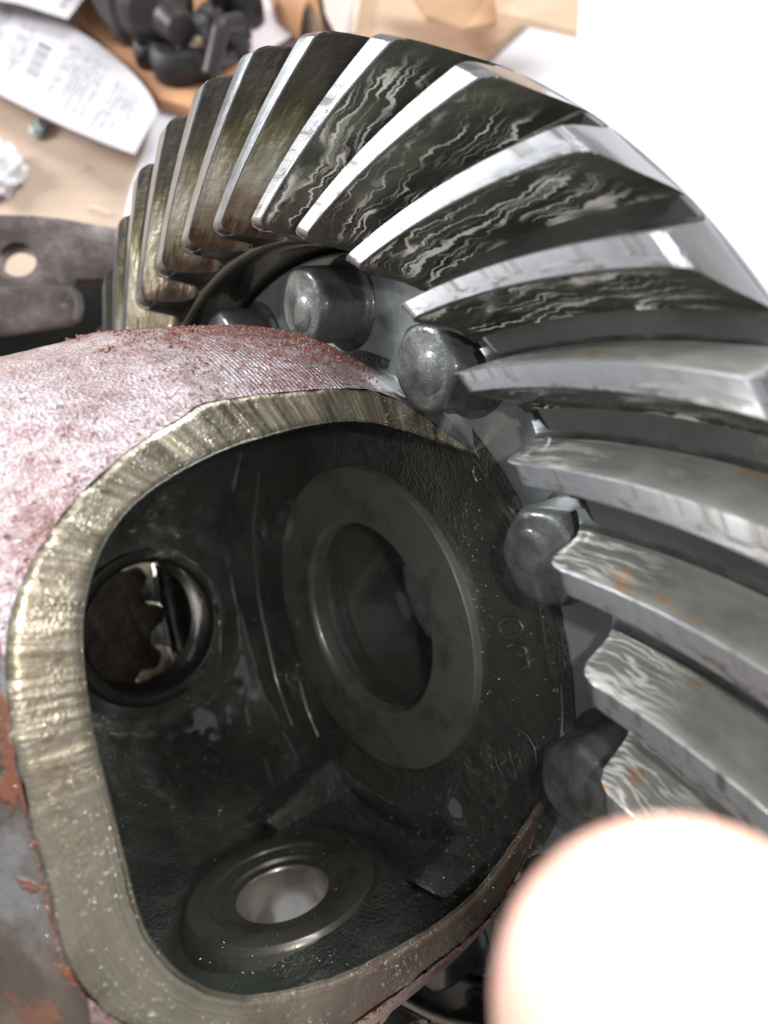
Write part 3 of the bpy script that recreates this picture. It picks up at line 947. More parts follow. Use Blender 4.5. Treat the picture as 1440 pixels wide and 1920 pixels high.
def rib(name, ridge, front, back, r_ridge, r_base):
    A0, A1 = [cyl_pt(*q, r_ridge) for q in ridge]; F0, F1 = [cyl_pt(*q, r_base) for q in front]; K0, K1 = [cyl_pt(*q, r_base + 0.03) for q in back]
    bm_ = bmesh.new(); vs = [bm_.verts.new(p * S) for p in (A0, A1, F1, F0, K1, K0)]
    for q in ((0, 1, 2, 3), (1, 0, 5, 4), (3, 2, 4, 5), (0, 3, 5), (1, 4, 2)):
        bm_.faces.new([vs[i] for i in q])
    bmesh.ops.recalc_face_normals(bm_, faces=bm_.faces)
    bmesh.ops.bevel(bm_, geom=bm_.edges[:], offset=0.0012, segments=3, affect='EDGES', profile=0.5)
    bmesh.ops.triangulate(bm_, faces=bm_.faces[:])
    bmesh.ops.subdivide_edges(bm_, edges=[e for e in bm_.edges if e.calc_length() > 0.004], cuts=3, use_grid_fill=True)
    me_ = bpy.data.meshes.new(name); bm_.to_mesh(me_); bm_.free(); me_.materials.append(MRIB)
    me_.shade_smooth(); me_.set_sharp_from_angle(angle=rad(40))
    o_ = bpy.data.objects.new(name, me_); COL.objects.link(o_); o_.parent = case
    return o_


rib("gusset_rib", [(498, 1540), (638, 1408)], [(555, 1585), (672, 1486)], [(455, 1535), (610, 1390)], 0.605, 0.70)
rib("gusset_rib", [(775, 1655), (898, 1512)], [(840, 1690), (945, 1590)], [(740, 1640), (870, 1500)], 0.590, 0.68)


# ---- bright metal beads added as glints on the oily walls and rim -------------------------------------------------
def in_r(z):
    o_ = np.argsort(R_IN[:, 1]); return float(np.interp(z, R_IN[o_, 1], R_IN[o_, 0]))


_bv = []
for i_ in range(5):
    for j_ in range(8):
        p_, t_ = math.pi * (i_ + 0.35) / 4.7, 2 * math.pi * j_ / 8
        _bv.append((math.sin(p_) * math.cos(t_), math.sin(p_) * math.sin(t_), math.cos(p_)))
_bv = np.array(_bv); _bf = grid_faces(5, 8, wrap_m=True) + [tuple(range(8))[::-1], tuple(32 + k_ for k_ in range(8))]
V, F = [], []


def bead(p, size):
    b_ = len(V); q_, _ = np.linalg.qr(RNG.normal(size=(3, 3)))
    V.extend((_bv * size * RNG.uniform(0.6, 1.3, (1, 3))) @ q_.T + p); F.extend([tuple(b_ + i_ for i_ in f_) for f_ in _bf])


dgm = bpy.context.evaluated_depsgraph_get()
from mathutils.bvhtree import BVHTree
trees = []
for ob in [case] + list(case.children):
    if ob.name.split('.')[0] in ('case', 'end_wall', 'gusset_rib', 'pin_boss', 'window_rim'):
        ml = ob.matrix_local if ob is not case else Matrix.Identity(4)
        if ob.name.startswith('pin_boss'):
            ml = _pbm
        vv = [ml @ v_.co for v_ in ob.data.vertices]
        trees.append((ob.name.split('.')[0], BVHTree.FromPolygons(vv, [p_.vertices[:] for p_ in ob.data.polygons])))


def cast(px, py):
    d_ = Vector(RG.T @ np.array([(px - 720) / FPX, (py - 960) / FPX, 1.0])).normalized(); best = None
    for nm_, tr_ in trees:
        loc, nor, idx, dist = tr_.ray_cast(Vector(CG * S), d_)
        if loc is not None and (best is None or dist < best[2]):
            best = (nm_, loc, dist)
    return best


# (pixel centre, spread, count, size in mm): places where glints are added
for (cx, cy, sx, sy, cnt_, smin, smax) in (
        (430, 1330, 70, 60, 150, 0.10, 0.30), (400, 1480, 60, 70, 110, 0.10, 0.28), (520, 1350, 45, 70, 60, 0.1, 0.26), (600, 1500, 60, 60, 50, 0.1, 0.3),
        (560, 1800, 90, 18, 70, 0.08, 0.22), (880, 1120, 22, 130, 130, 0.10, 0.26), (860, 1600, 60, 50, 80, 0.1, 0.28), (260, 1480, 45, 110, 90, 0.08, 0.22),
        (980, 1250, 40, 90, 50, 0.08, 0.22), (640, 1700, 200, 120, 30, 0.06, 0.18), (480, 1150, 60, 120, 40, 0.08, 0.2),
        (100, 1080, 50, 110, 120, 0.06, 0.18), (110, 1400, 45, 150, 80, 0.06, 0.16), (200, 1700, 60, 140, 30, 0.06, 0.15), (240, 900, 80, 60, 80, 0.06, 0.18), (800, 790, 60, 25, 50, 0.06, 0.18)):
    for k in range(cnt_):
        h_ = cast(RNG.normal(cx, sx), RNG.normal(cy, sy))
        if h_ is None:
            continue
        bead(np.array(h_[1]), RNG.uniform(smin, smax) * 0.001)
def glint_line(pix, w):  # added strips that stand in for pinkish reflections on the wall
    P_ = []
    for x_, y_ in resample(np.array(pix, float), 26):
        h_ = cast(x_, y_)
        if h_ is not None:
            P_.append(np.array(h_[1]) / S)
    P_ = np.array(P_); P_[1:-1] = 0.25 * P_[:-2] + 0.5 * P_[1:-1] + 0.25 * P_[2:]
    q_ = np.linspace(0.04, 0.96, len(P_))
    rr = w * (0.4 + 0.6 * np.sin(np.pi * q_)) * (1 + 0.25 * vnoise(P_, 12, 91))
    v_, f_ = tube(P_ * S, rr * S, 10)
    return mk("reflection_strip", v_, f_, [MGLINT], case, sharp=80)


MGLINT = NT("reflection_strip_metal"); MGLINT.set(Base_Color=(0.42, 0.36, 0.345, 1), Metallic=0.8, Roughness=0.20, Coat_Weight=1.0, Coat_Roughness=0.03, Coat_IOR=1.8); MGLINT = MGLINT.m
glint_line([(486, 880), (474, 1000), (484, 1120), (503, 1210), (520, 1285), (548, 1360)], 0.0065)
glint_line([(392, 1085), (410, 1150), (414, 1215), (408, 1262)], 0.008)
glint_line([(432, 1080), (446, 1150), (452, 1220)], 0.005)
glint_line([(462, 1285), (460, 1330), (466, 1362)], 0.009)
glint_line([(494, 1420), (502, 1448), (512, 1470)], 0.008)
glint_line([(560, 1270), (575, 1330), (596, 1380)], 0.006)
MBEAD = NT("glint_bead_metal"); MBEAD.set(Base_Color=(0.75, 0.72, 0.66, 1), Metallic=1.0, Roughness=0.22); MBEAD = MBEAD.m
mk("glint_beads", np.array(V), F, [MBEAD], case, sharp=80, props={"kind": "stuff"})

# ---- rust crumbs ----------------------------------------------------------------------
def out_r(z):
    o_ = np.argsort(R_OUT[:, 1]); return np.interp(z, R_OUT[o_, 1], R_OUT[o_, 0])


ico = np.array([(0, 0, 1), (0.9, 0, -.3), (-.45, .8, -.3), (-.45, -.8, -.3)])
tet = [(0, 1, 2), (0, 2, 3), (0, 3, 1), (1, 3, 2)]
octv = np.array([(1, 0, 0), (-1, 0, 0), (0, 1, 0), (0, -1, 0), (0, 0, 1), (0, 0, -1)], float)
octf = [(0, 2, 4), (2, 1, 4), (1, 3, 4), (3, 0, 4), (2, 0, 5), (1, 2, 5), (3, 1, 5), (0, 3, 5)]
V, F = [], []


def crumb(p, size):
    A_ = RNG.normal(size=(3, 3)); q, _ = np.linalg.qr(A_)
    v = octv * (0.5 + RNG.random((6, 1))) * size * np.array([1, 0.8, 0.55])
    v = v @ q.T + p
    b = len(V); V.extend(v); F.extend([tuple(b + i for i in f) for f in octf])


def place(az, z, size):
    r = float(out_r(z)) + size * 0.25
    crumb(np.array([r * math.cos(az), r * math.sin(az), z]), size)


cnt = 0
while cnt < 9000:
    z = RNG.uniform(-0.66, 0.16); az = rad(RNG.uniform(-86, 30))
    r = float(out_r(z))
    if r * math.cos(az - AZW) > DW - 0.004:
        continue
    p3 = np.array([[r * math.cos(az), r * math.sin(az), z]])
    dens = 0.10 + 0.35 * (vnoise(p3, 7, 51)[0] > 0.05) * (vnoise(p3, 22, 52)[0] > -0.1)
    dens += 1.0 * math.exp(-((z - 0.03) / 0.10) ** 2) * (az < rad(-38)) + 0.5 * math.exp(-((z + 0.38) / 0.12) ** 2) * (az < rad(-50))
    if RNG.random() > dens:
        continue
    place(az, z, RNG.uniform(0.0012, 0.0034) * (1.7 if RNG.random() < 0.05 else 1)); cnt += 1
for k in range(16):                                # a little pile on the skyline
    place(rad(-63 + RNG.normal() * 1.2), -0.33 + RNG.normal() * 0.008, RNG.uniform(0.004, 0.011))
# crumbs along the lower lip and the left edge of the rim
for k in range(900):
    t = RNG.uniform(0.50, 0.97); i = int(t * (len(co) - 1))
    w = NW * (DW - 0.012 + RNG.normal() * 0.007) + T1 * (co[i][1] + (0.006 if t > .62 else 0)) + np.array([0, 0, co[i][0] - (0.004 if t < .66 else 0)])
    crumb(w, RNG.uniform(0.0015, 0.0042))
mk("rust_crumbs", np.array(V) * S, F, [MFLAKE], case, sharp=None, props={"kind": "stuff"})

# ------------------------------------------------------------------ pinion added behind the case to block light
MBLOCKER = m_plain("dark_blocker_iron", (0.045, 0.034, 0.026), 0.5, 0.4, 0.7, 90, 0.4, 300, 0.3)
nt, npnt = 12, 192
a = np.linspace(0, 2 * np.pi, npnt, endpoint=False)
tw = (0.5 + 0.5 * np.tanh(2.0 * np.cos(nt * a)))
V = []
hs = [0.0, 0.0012, 0.003, 0.0085, 0.0098]
sc = [0.93, 0.985, 1.0, 1.0, 0.9]
for h, q in zip(hs, sc):
    r = (0.0226 + 0.0046 * tw) * q
    V.append(np.stack([r * np.cos(a + h * 8), r * np.sin(a + h * 8), np.full(npnt, h)], 1))
F = [(i * npnt + j, i * npnt + (j + 1) % npnt, (i + 1) * npnt + (j + 1) % npnt, (i + 1) * npnt + j) for i in range(len(hs) - 1) for j in range(npnt)]
F.append(tuple(range(npnt))[::-1])
F.append(tuple((len(hs) - 1) * npnt + j for j in range(npnt)))
_pg = np.array([0.836 * math.cos(PINS[1]), 0.836 * math.sin(PINS[1]), -0.222])
_pm = Matrix(G2W.tolist()).to_4x4() @ pin_frame(PINS[1])
_pw = CAM + S * (G2W @ (_pg - CG)); _dir = np.array(_pm.to_3x3().col[2]); _len = float((_pw[2] - 0.014) / -_dir[2]) if _dir[2] < -0.05 else 0.10
blocker = empty("hole_blocker", _pw, "dark rusty pinion added behind the round hole in the case to block light", "gear")
blocker.matrix_world = Matrix.Translation(Vector(_pw)) @ _pm
mk("blocker_head", np.concatenate(V), F, [MBLOCKER], blocker, sharp=40)
v, f = lathe(bevel_profile([(0.0001, 0.0097), (0.0125, 0.0097), (0.0125, _len), (0.0001, _len)], 0.0008), 64)
mk("blocker_shaft", v, f, [MBLOCKER], blocker, sharp=30)

# ------------------------------------------------------------------ flange of a second housing, behind at left
MHOUS = NT("scuffed_brown_housing_iron"); _o = MHOUS.obj()
_n = MHOUS.noise(_o, 70, 6, 0.7); _b = MHOUS.noise(_o, 420, 4, 0.65)
_c = MHOUS.ramp(_n, [(0.28, (0.06, 0.046, 0.040)), (0.45, (0.12, 0.096, 0.088)), (0.58, (0.20, 0.16, 0.145)), (0.72, (0.36, 0.33, 0.315))])
MHOUS.set(Base_Color=_c, Metallic=0.35, Roughness=MHOUS.rng(_n, 0.3, 0.7, 0.3, 0.5), Coat_Weight=0.3, Coat_Roughness=0.2)
MHOUS.set(Normal=MHOUS.bump(_b, 0.4, 0.001)); MHOUS = MHOUS.m
MDARK = m_plain("shaded_housing_iron", (0.012, 0.013, 0.011), 0.55, 0.2, 0.4, 60, 0.3, 300, 0.1)  # near-black web colour stands in for the shade below the flange


def prism(outline, n, depth, bev=0.0012, holes=None):
    """outline: 3d points in one plane with normal n (towards the viewer); extruded backwards by depth, front edge bevelled"""
    P = np.array(outline, float); c = P.mean(0)
    bm_ = bmesh.new()
    vs = [bm_.verts.new(p) for p in P]
    loops = [vs]
    ed = [bm_.edges.new((vs[i], vs[(i + 1) % len(vs)])) for i in range(len(vs))]
    for h in (holes or []):
        hv = [bm_.verts.new(p) for p in h]; loops.append(hv)
        ed += [bm_.edges.new((hv[i], hv[(i + 1) % len(hv)])) for i in range(len(hv))]
    g = bmesh.ops.triangle_fill(bm_, edges=ed, use_beauty=True, normal=Vector(n))
    faces = [x for x in g['geom'] if isinstance(x, bmesh.types.BMFace)]
    ex = bmesh.ops.extrude_face_region(bm_, geom=faces)
    nv = [x for x in ex['geom'] if isinstance(x, bmesh.types.BMVert)]
    bmesh.ops.translate(bm_, verts=nv, vec=Vector(n) * depth * -1.0)
    bmesh.ops.recalc_face_normals(bm_, faces=bm_.faces)
    if bev:
        es = [e for e in bm_.edges if len(e.link_faces) == 2 and e.calc_face_angle(0) > rad(50)]
        bmesh.ops.bevel(bm_, geom=es, offset=bev, segments=2, affect='EDGES', profile=0.6)
    return bm_


def from_bm(name, bm_, mats, parent=None, sharp=35):
    me_ = bpy.data.meshes.new(name); bm_.to_mesh(me_); bm_.free()
    for m_ in mats:
        me_.materials.append(m_)
    if sharp:
        me_.shade_smooth(); me_.set_sharp_from_angle(angle=rad(sharp))
    o_ = bpy.data.objects.new(name, me_); COL.objects.link(o_)
    if parent is not None:
        o_.parent = parent
    return o_


pn = np.array([0.30, -0.50, 0.81]); pn /= np.linalg.norm(pn)
pp = at(60, 470, 0.262)
hous = empty("axle_housing", (0, 0, 0), "scuffed brown iron flange with one bolt hole, behind the case at left", "housing")
edge_px = [(-260, 420), (-120, 408), (0, 403), (60, 404), (120, 409), (180, 418), (250, 432), (300, 446), (300, 540), (215, 523), (205, 522), (142, 521), (140, 535), (136, 552), (0, 552), (-260, 575)]
edge_px = [(x, y + (random.uniform(-2.0, 2.0) if y < 450 else 0)) for x, y in edge_px]
hole_px = oval(33, 486, 35, 31, 0.25, 40)
pl = prism([on_plane(x, y, pp, pn) for x, y in edge_px], pn, 0.013, 0.0007, [[on_plane(x, y, pp, pn) for x, y in hole_px]])
from_bm("flange_plate", pl, [MHOUS], hous)
pp2 = at(60, 570, 0.245); n2 = np.array([0.25, -0.66, 0.70]); n2 /= np.linalg.norm(n2)
lobe = [(-260, 552), (-100, 541), (0, 537), (80, 535), (128, 536), (142, 548), (146, 575), (140, 600), (120, 612), (60, 622), (0, 630), (-260, 660)]
from_bm("rounded_lug", prism([on_plane(x, y, pp2, n2) for x, y in lobe], n2, 0.022, 0.004), [MHOUS], hous)
# web below the flange, down to the bench
wp = [on_plane(x, y, pp - pn * 0.030, pn) for x, y in [(-260, 560), (215, 500), (330, 520), (330, 640), (-260, 690)]]
bmw = bmesh.new()
top = [bmw.verts.new(p) for p in wp]; bot = [bmw.verts.new((p[0], p[1], 0.001)) for p in wp]
bmw.faces.new(top); bmw.faces.new(bot[::-1])
for i in range(len(wp)):
    bmw.faces.new((top[i], bot[i], bot[(i + 1) % len(wp)], top[(i + 1) % len(wp)]))
bmesh.ops.recalc_face_normals(bmw, faces=bmw.faces)
from_bm("web", bmw, [MDARK], hous, None)

# ------------------------------------------------------------------ papers, cardboard, rag
def sheet(name, top_px, bot_px, mat_, z0, curl=None, n=24, m=10, thick=0.0004, wave=0.0015, seed=0):
    """a sheet lying on the bench, lofted between two edges given by photo pixels"""
    A_ = resample(np.array(top_px, float), n); B_ = resample(np.array(bot_px, float), n)
    V, U = [], []
    for i in range(n):
        for j in range(m):
            q = j / (m - 1); px = A_[i] + (B_[i] - A_[i]) * q
            g = on_z(px[0], px[1], z0)
            z = z0 + wave * (1 + vnoise(np.array([[g[0], g[1], 0]]), 14, seed)[0]) + (curl(i / (n - 1), q) if curl else 0)
            V.append((g[0], g[1], z)); U.append((i / (n - 1), q))
    V2 = [(x, y, z - thick) for x, y, z in V]
    F = grid_faces(n, m); k = n * m
    F2 = [tuple(k + i for i in f[::-1]) for f in F]
    rimv = [i * m for i in range(n)] + [(n - 1) * m + j for j in range(1, m)] + [i * m + m - 1 for i in range(n - 2, -1, -1)] + [j for j in range(m - 2, 0, -1)]
    F3 = [(rimv[i], rimv[(i + 1) % len(rimv)], k + rimv[(i + 1) % len(rimv)], k + rimv[i]) for i in range(len(rimv))]
    return mk(name, V + V2, F + F2 + F3, [mat_], None, sharp=40, uvs=U + U)


def bez(p0, p1, p2, n=12):
    return [tuple((1 - t) ** 2 * np.array(p0) + 2 * t * (1 - t) * np.array(p1) + t * t * np.array(p2)) for t in np.linspace(0, 1, n)]


slip = sheet("packing_slip", bez((-150, -60), (250, 60), (302, 232), 16), [(-190, 95), (-60, 160), (80, 232), (180, 282), (264, 326)],
             m_paper("printed_slip_paper", [(0.20, 0.36, 0.10, 0.95, 9), (0.40, 0.455, 0.2, 0.8, 3), (0.58, 0.74, 0.15, 0.9, 10), (0.78, 0.90, 0.2, 0.95, 7), (0.04, 0.16, 0.1, 0.9, 8)], (0.48, 0.53, 0.30, 0.66)), 0.012,
             curl=lambda u, q: 0.006 * max(0, u - 0.6) ** 2 * 6 + 0.004 * q, seed=3)
tag(slip, "long white printed slip with a small barcode, lying on the bench at upper left", "paper")
slip2 = sheet("paper_sheet", [(-90, -120), (60, -110), (205, -60)], [(-90, -10), (40, 12), (90, 28), (128, 40)],
              m_paper("printed_sheet_paper", [(0.30, 0.95, 0.45, 0.9, 7)], None, seed=31.0), 0.024, seed=5)
tag(slip2, "white paper with dark lettering cut off by the top left corner", "paper")

white = sheet("white_sheet", [(1560, -900), (1120, -60), (1000, 15), (935, 50), (885, 112), (600, 60), (420, 105), (296, 205), (240, 368), (226, 470), (235, 700)],
              [(3200, -900), (2600, -100), (2400, 100), (2300, 300), (2200, 500), (2100, 700), (2000, 900), (1900, 1100), (1700, 1300), (1500, 1500), (1300, 1650)],
              m_paper("white_sheet_paper", [], None, (0.80, 0.795, 0.82)), 0.0012, n=90, m=60, wave=0.0004, curl=lambda u, q: 0.006 * max(0.0, math.sin(u * 17 + 9 * q)) ** 6 * (0.08 < q < 0.6) * math.sin(math.pi * (q - 0.08) / 0.52), seed=8)
tag(white, "large blank white sheet spread under the ring gear", "paper")


def m_card(name, col):
    t = NT(name); o = t.obj()
    g = t.noise(t.mapv(o, (40, 200, 40)), 1.0, 3, 0.6); b = t.noise(o, 22, 4, 0.6)
    a_ = tuple(x * 0.82 for x in col); c_ = tuple(min(1, x * 1.15) for x in col)
    t.set(Base_Color=t.ramp(t.math('ADD', t.math('MULTIPLY', g, 0.3), t.math('MULTIPLY', b, 0.7)), [(0.3, a_), (0.7, c_)]), Roughness=0.75)
    return t.m


MCARD = m_card("brown_cardboard", (0.50, 0.30, 0.17)); MCARD2 = m_card("pale_cardboard", (0.58, 0.40, 0.27)); MCARD3 = m_card("orange_brown_cardboard", (0.55, 0.28, 0.14))


def card(name, px, z, mat_, label, thick=0.004, tilt=None):
    pts = []
    for q in px:
        x, y = q[0], q[1]; zz = z + (q[2] if len(q) > 2 else 0)
        pts.append(on_z(x, y, zz))
    bm_ = bmesh.new()
    t_ = [bm_.verts.new(p) for p in pts]; b_ = [bm_.verts.new((p[0], p[1], p[2] - thick)) for p in pts]
    bm_.faces.new(t_); bm_.faces.new(b_[::-1])
    for i in range(len(pts)):
        bm_.faces.new((t_[i], b_[i], b_[(i + 1) % len(pts)], t_[(i + 1) % len(pts)]))
    bmesh.ops.triangulate(bm_, faces=[f_ for f_ in bm_.faces if len(f_.verts) > 4])
    bmesh.ops.recalc_face_normals(bm_, faces=bm_.faces)
    o_ = from_bm(name, bm_, [mat_], None, None)
    return tag(o_, label, "cardboard")


card("cardboard_sheet", [(120, -120), (430, -160), (520, 60), (430, 170), (363, 203), (300, 186), (268, 150), (205, 92), (150, 30)], 0.009, MCARD3,
     "orange brown cardboard sheet under the black motor", 0.007)
card("cardboard_flap", [(640, -90), (935, -80), (1000, 20), (905, 108), (760, 118), (655, 70)], 0.010, MCARD2, "pale brown cardboard piece just above the gear teeth", 0.006)
card("cardboard_flap", [(742, -70, 0.02), (960, -60, 0.02), (930, 40, 0.012), (868, 53, 0.008), (800, 28, 0.012)], 0.018, MCARD, "brown folded cardboard flap lying over the pale cardboard piece", 0.004)
card("cardboard_flap", [(920, -90, 0.03), (1092, -90, 0.03), (1084, 58, 0.018), (1030, 45, 0.016), (935, 22, 0.014)], 0.024, MCARD2, "square cornered cardboard flap next to the white sheet, at the top edge", 0.004)

# curved orange brown cardboard wrapper
pts0 = [(505, -60), (520, 20), (548, 62), (600, 72), (640, 40)]
wrap = sheet("cardboard_wrapper", [(495, -110), (500, -20), (520, 40), (560, 75)], [(590, -120), (592, -20), (600, 30), (606, 70)], MCARD3, 0.012,
             curl=lambda u, q: 0.02 * math.sin(math.pi * q), thick=0.003, seed=12)
tag(wrap, "curved orange brown cardboard wrapper between the motor and the gear tip", "cardboard")
strip = sheet("wooden_stick", [(672, -60), (655, 60)], [(684, -60), (667, 60)], m_plain("pale_wood", (0.70, 0.58, 0.46), 0.6), 0.016, thick=0.003, wave=0.0, seed=1)
tag(strip, "thin pale wooden stick at the top edge", "stick")
pinkp = sheet("paper_scrap", [(420, 60), (455, 40), (520, -90)], [(480, 110), (545, 70), (600, -60)], m_paper("pale_pink_paper", [], None, (0.80, 0.72, 0.72)), 0.011, seed=17)
tag(pinkp, "pale pink paper scrap beside the black motor", "paper")
pal2 = sheet("paper_scrap", [(596, -60), (610, 30), (630, 70)], [(672, -60), (662, 30), (655, 70)], m_paper("cream_paper", [], None, (0.78, 0.72, 0.66)), 0.010, seed=18)
tag(pal2, "cream paper scrap between two cardboard pieces at the top", "paper")


def blob(name, c, rx, ry, rz, mat_, label, cat, rough=0.35, seed=0, n=40, m=24):
    V = []
    for i in range(n):
        for j in range(m):
            t, p = 2 * math.pi * i / n, math.pi * (j + 0.5) / m
            V.append((math.cos(t) * math.sin(p), math.sin(t) * math.sin(p), math.cos(p)))
    V = np.array(V)
    k = 1 + rough * vnoise(V, 2.2, seed) + rough * 0.6 * vnoise(V, 5, seed + 1)
    V = V * k[:, None] * np.array([rx, ry, rz])
    V[:, 2] = np.maximum(V[:, 2], -rz * 0.5)
    V = V + np.array([c[0], c[1], rz * 0.5 + c[2]])
    F = grid_faces(n, m, wrap_n=True)
    F.append(tuple(i * m for i in range(n))); F.append(tuple(i * m + m - 1 for i in range(n))[::-1])
    return tag(mk(name, V, F, [mat_], None, sharp=25), label, cat)


g = on_z(2, 340, 0)
blob("crumpled_tissue", (g[0], g[1], 0.0005), 0.011, 0.018, 0.010, m_plain("white_tissue", (0.85, 0.84, 0.86), 0.8, 0, 0.05), "crumpled white tissue on the bench at the left edge", "tissue", 0.45, 5)
g = on_z(76, 246, 0)
blob("metal_scrap", (g[0], g[1], 0.0005), 0.005, 0.008, 0.003, m_plain("grey_green_metal", (0.30, 0.33, 0.33), 0.5, 0.4), "small grey metal scrap at the edge of the printed slip", "scrap", 0.3, 9, 20, 12)
g = on_z(500, 2, 0)
blob("red_cap", (g[0], g[1], 0.012), 0.009, 0.008, 0.007, m_plain("red_plastic", (0.42, 0.02, 0.03), 0.4), "tiny red plastic cap at the top edge", "cap", 0.1, 11, 24, 14)

# thin straw of swarf on the bench
p0, p1 = on_z(165, 388, 0.0015), on_z(205, 402, 0.0015)
v, f = tube(resample(np.array([p0, (p0 + p1) / 2 + np.array([0, 0, 0.002]), p1]), 10), 0.0006, 6)
tag(mk("wood_splinter", v, f, [m_plain("pale_splinter", (0.75, 0.6, 0.42), 0.6)], None), "thin pale splinter on the bench behind the flange", "splinter")

# ------------------------------------------------------------------ black motor at the top left
MBLK = m_plain("black_plastic", (0.014, 0.0135, 0.018), 0.42, 0, 0.3, 50)
MGREY = m_plain("grey_cast_aluminium", (0.13, 0.122, 0.125), 0.42, 0.6, 0.35, 120, 0.2)
MORG = m_plain("orange_print", (0.62, 0.20, 0.045), 0.5, 0, 0.1)
MSIL = m_plain("silver_label", (0.45, 0.45, 0.48), 0.4, 0.3, 0.3, 300)
e0, e1 = on_z(130, -140, 0.034), on_z(372, 92, 0.034)
ax = e1 - e0; Lm = float(np.linalg.norm(ax)); ax /= Lm
zx = np.array([0, 0, 1.0]); yx = np.cross(zx, ax); yx /= np.linalg.norm(yx)
MROT = Matrix(np.stack([yx, np.cross(ax, yx), ax], 1).tolist()).to_4x4()
motor = empty("electric_motor", (e0[0], e0[1], 0.0), "black motor with an orange and silver label, lying on cardboard at the top", "motor")
rm = 0.0235


def mpart(name, prof, mat_, z, n=64, parent=None):
    v_, f_ = lathe(bevel_profile(prof, 0.0008), n)
    o_ = mk(name, v_, f_, [mat_], motor, sharp=30)
    o_.matrix_local = Matrix.Translation(Vector((0, 0, 0.036))) @ MROT @ Matrix.Translation(Vector((0, 0, z)))
    return o_


mpart("motor_body", [(0.0001, 0), (rm, 0), (rm, Lm * 0.62), (rm * 1.03, Lm * 0.63), (rm * 1.03, Lm * 0.70), (0.0001, Lm * 0.70)], MBLK, 0)
mpart("end_bell", [(0.0001, 0), (rm * 1.0, 0), (rm * 0.85, 0.010), (rm * 0.45, 0.020), (rm * 0.36, 0.034), (0.0001, 0.034)], m_plain("dark_brown_casting", (0.03, 0.023, 0.022), 0.45, 0.4, 0.5, 100), Lm * 0.70)
for k in range(4):
    mpart("cooling_fin", [(rm * 0.9, 0), (rm * 1.16, 0), (rm * 1.16, 0.0022), (rm * 0.9, 0.0022)], MGREY, Lm * (0.70) - 0.0245 + 0.006 * k)


def curved_label(name, z0, z1, a0, a1, mat_, lift):
    V, F = [], []
    n_, m_ = 16, 2
    for i in range(n_):
        t = a0 + (a1 - a0) * i / (n_ - 1)
        for z in (z0, z1):
            for r_ in (rm + lift, rm + lift - 0.0003):
                V.append((r_ * math.cos(t), r_ * math.sin(t), z))
    for i in range(n_ - 1):
        b = i * 4; c = b + 4
        F += [(b, c, c + 2, b + 2), (b + 1, b + 3, c + 3, c + 1), (b, b + 1, c + 1, c), (b + 2, c + 2, c + 3, b + 3)]
    F += [(0, 2, 3, 1), (4 * n_ - 4, 4 * n_ - 3, 4 * n_ - 1, 4 * n_ - 2)]
    o_ = mk(name, V, F, [mat_], motor, sharp=40)
    o_.matrix_local = Matrix.Translation(Vector((0, 0, 0.036))) @ MROT
    return o_


# angle on the barrel that faces the camera
tocam = CAM - (e0 + ax * Lm * 0.4); lx, ly = tocam @ yx, tocam @ np.cross(ax, yx); a_face = math.atan2(ly, lx)
for (s0, s1, mm, lf, w0, w1) in ((0.30, 0.335, MSIL, 0.0004, -0.15, 0.85), (0.35, 0.40, MORG, 0.0004, -0.15, 0.85), (0.415, 0.455, MSIL, 0.0004, -0.15, 0.85)):
    curved_label("label_stripe", Lm * s0, Lm * s1, a_face + w0, a_face + w1, mm, lf)


def mlump(name, px, py, z, r, mat_, h=None, n=40):
    g_ = on_z(px, py, z + (h or r))
    v_, f_ = lathe(bevel_profile([(0.0001, 0), (r, 0), (r, (h or r) * 1.4), (r * 0.8, (h or r) * 2), (0.0001, (h or r) * 2)], r * 0.12), n)
    o_ = mk(name, v_, f_, [mat_], motor, sharp=35); o_.location = (g_[0] - e0[0], g_[1] - e0[1], z); return o_


mlump("round_knob", 455, 18, 0.006, 0.013, MBLK, 0.012)
mlump("terminal_block", 412, 108, 0.004, 0.012, MGREY, 0.006)
mlump("terminal_block", 372, 66, 0.012, 0.008, MGREY, 0.010)
mlump("brass_nut", 373, 92, 0.020, 0.0035, m_plain("brass", (0.6, 0.48, 0.30), 0.35, 0.8), 0.006, 6)
mlump("mounting_foot", 430, 60, 0.004, 0.012, m_plain("dusty_grey_metal", (0.16, 0.14, 0.14), 0.5, 0.4), 0.008)
mlump("rubber_boot", 338, 112, 0.006, 0.017, m_plain("black_rubber", (0.02, 0.018, 0.018), 0.6), 0.010)
MGUNK = m_plain("greasy_black_iron", (0.022, 0.019, 0.021), 0.4, 0.3, 0.6, 120, 0.4, 300, 0.3)
for k in range(9):
    q_ = ((250, 62), (300, 108), (330, 30), (352, 84), (392, 132), (400, 62), (420, 22), (436, 90), (366, 132))[k]
    c_ = on_z(q_[0], q_[1], 0.012)
    n_, m_ = 22, 14
    vv = np.array([(math.cos(2 * math.pi * i / n_) * math.sin(math.pi * (j + .5) / m_), math.sin(2 * math.pi * i / n_) * math.sin(math.pi * (j + .5) / m_), math.cos(math.pi * (j + .5) / m_)) for i in range(n_) for j in range(m_)])
    vv = np.sign(vv) * np.abs(vv) ** 0.6
    vv = vv * (1 + 0.35 * vnoise(vv, 2.0, 200 + k))[:, None] * np.array([RNG.uniform(.006, .014), RNG.uniform(.006, .014), RNG.uniform(.006, .013)])
    ff = grid_faces(n_, m_, wrap_n=True) + [tuple(i * m_ for i in range(n_)), tuple(i * m_ + m_ - 1 for i in range(n_))[::-1]]
    mk("casting_lug", vv + np.array([c_[0] - e0[0], c_[1] - e0[1], 0.016]), ff, [MGUNK if k % 3 else MGREY], motor, sharp=35)
p0, p1 = on_z(395, 140, 0.02), on_z(448, 40, 0.03)
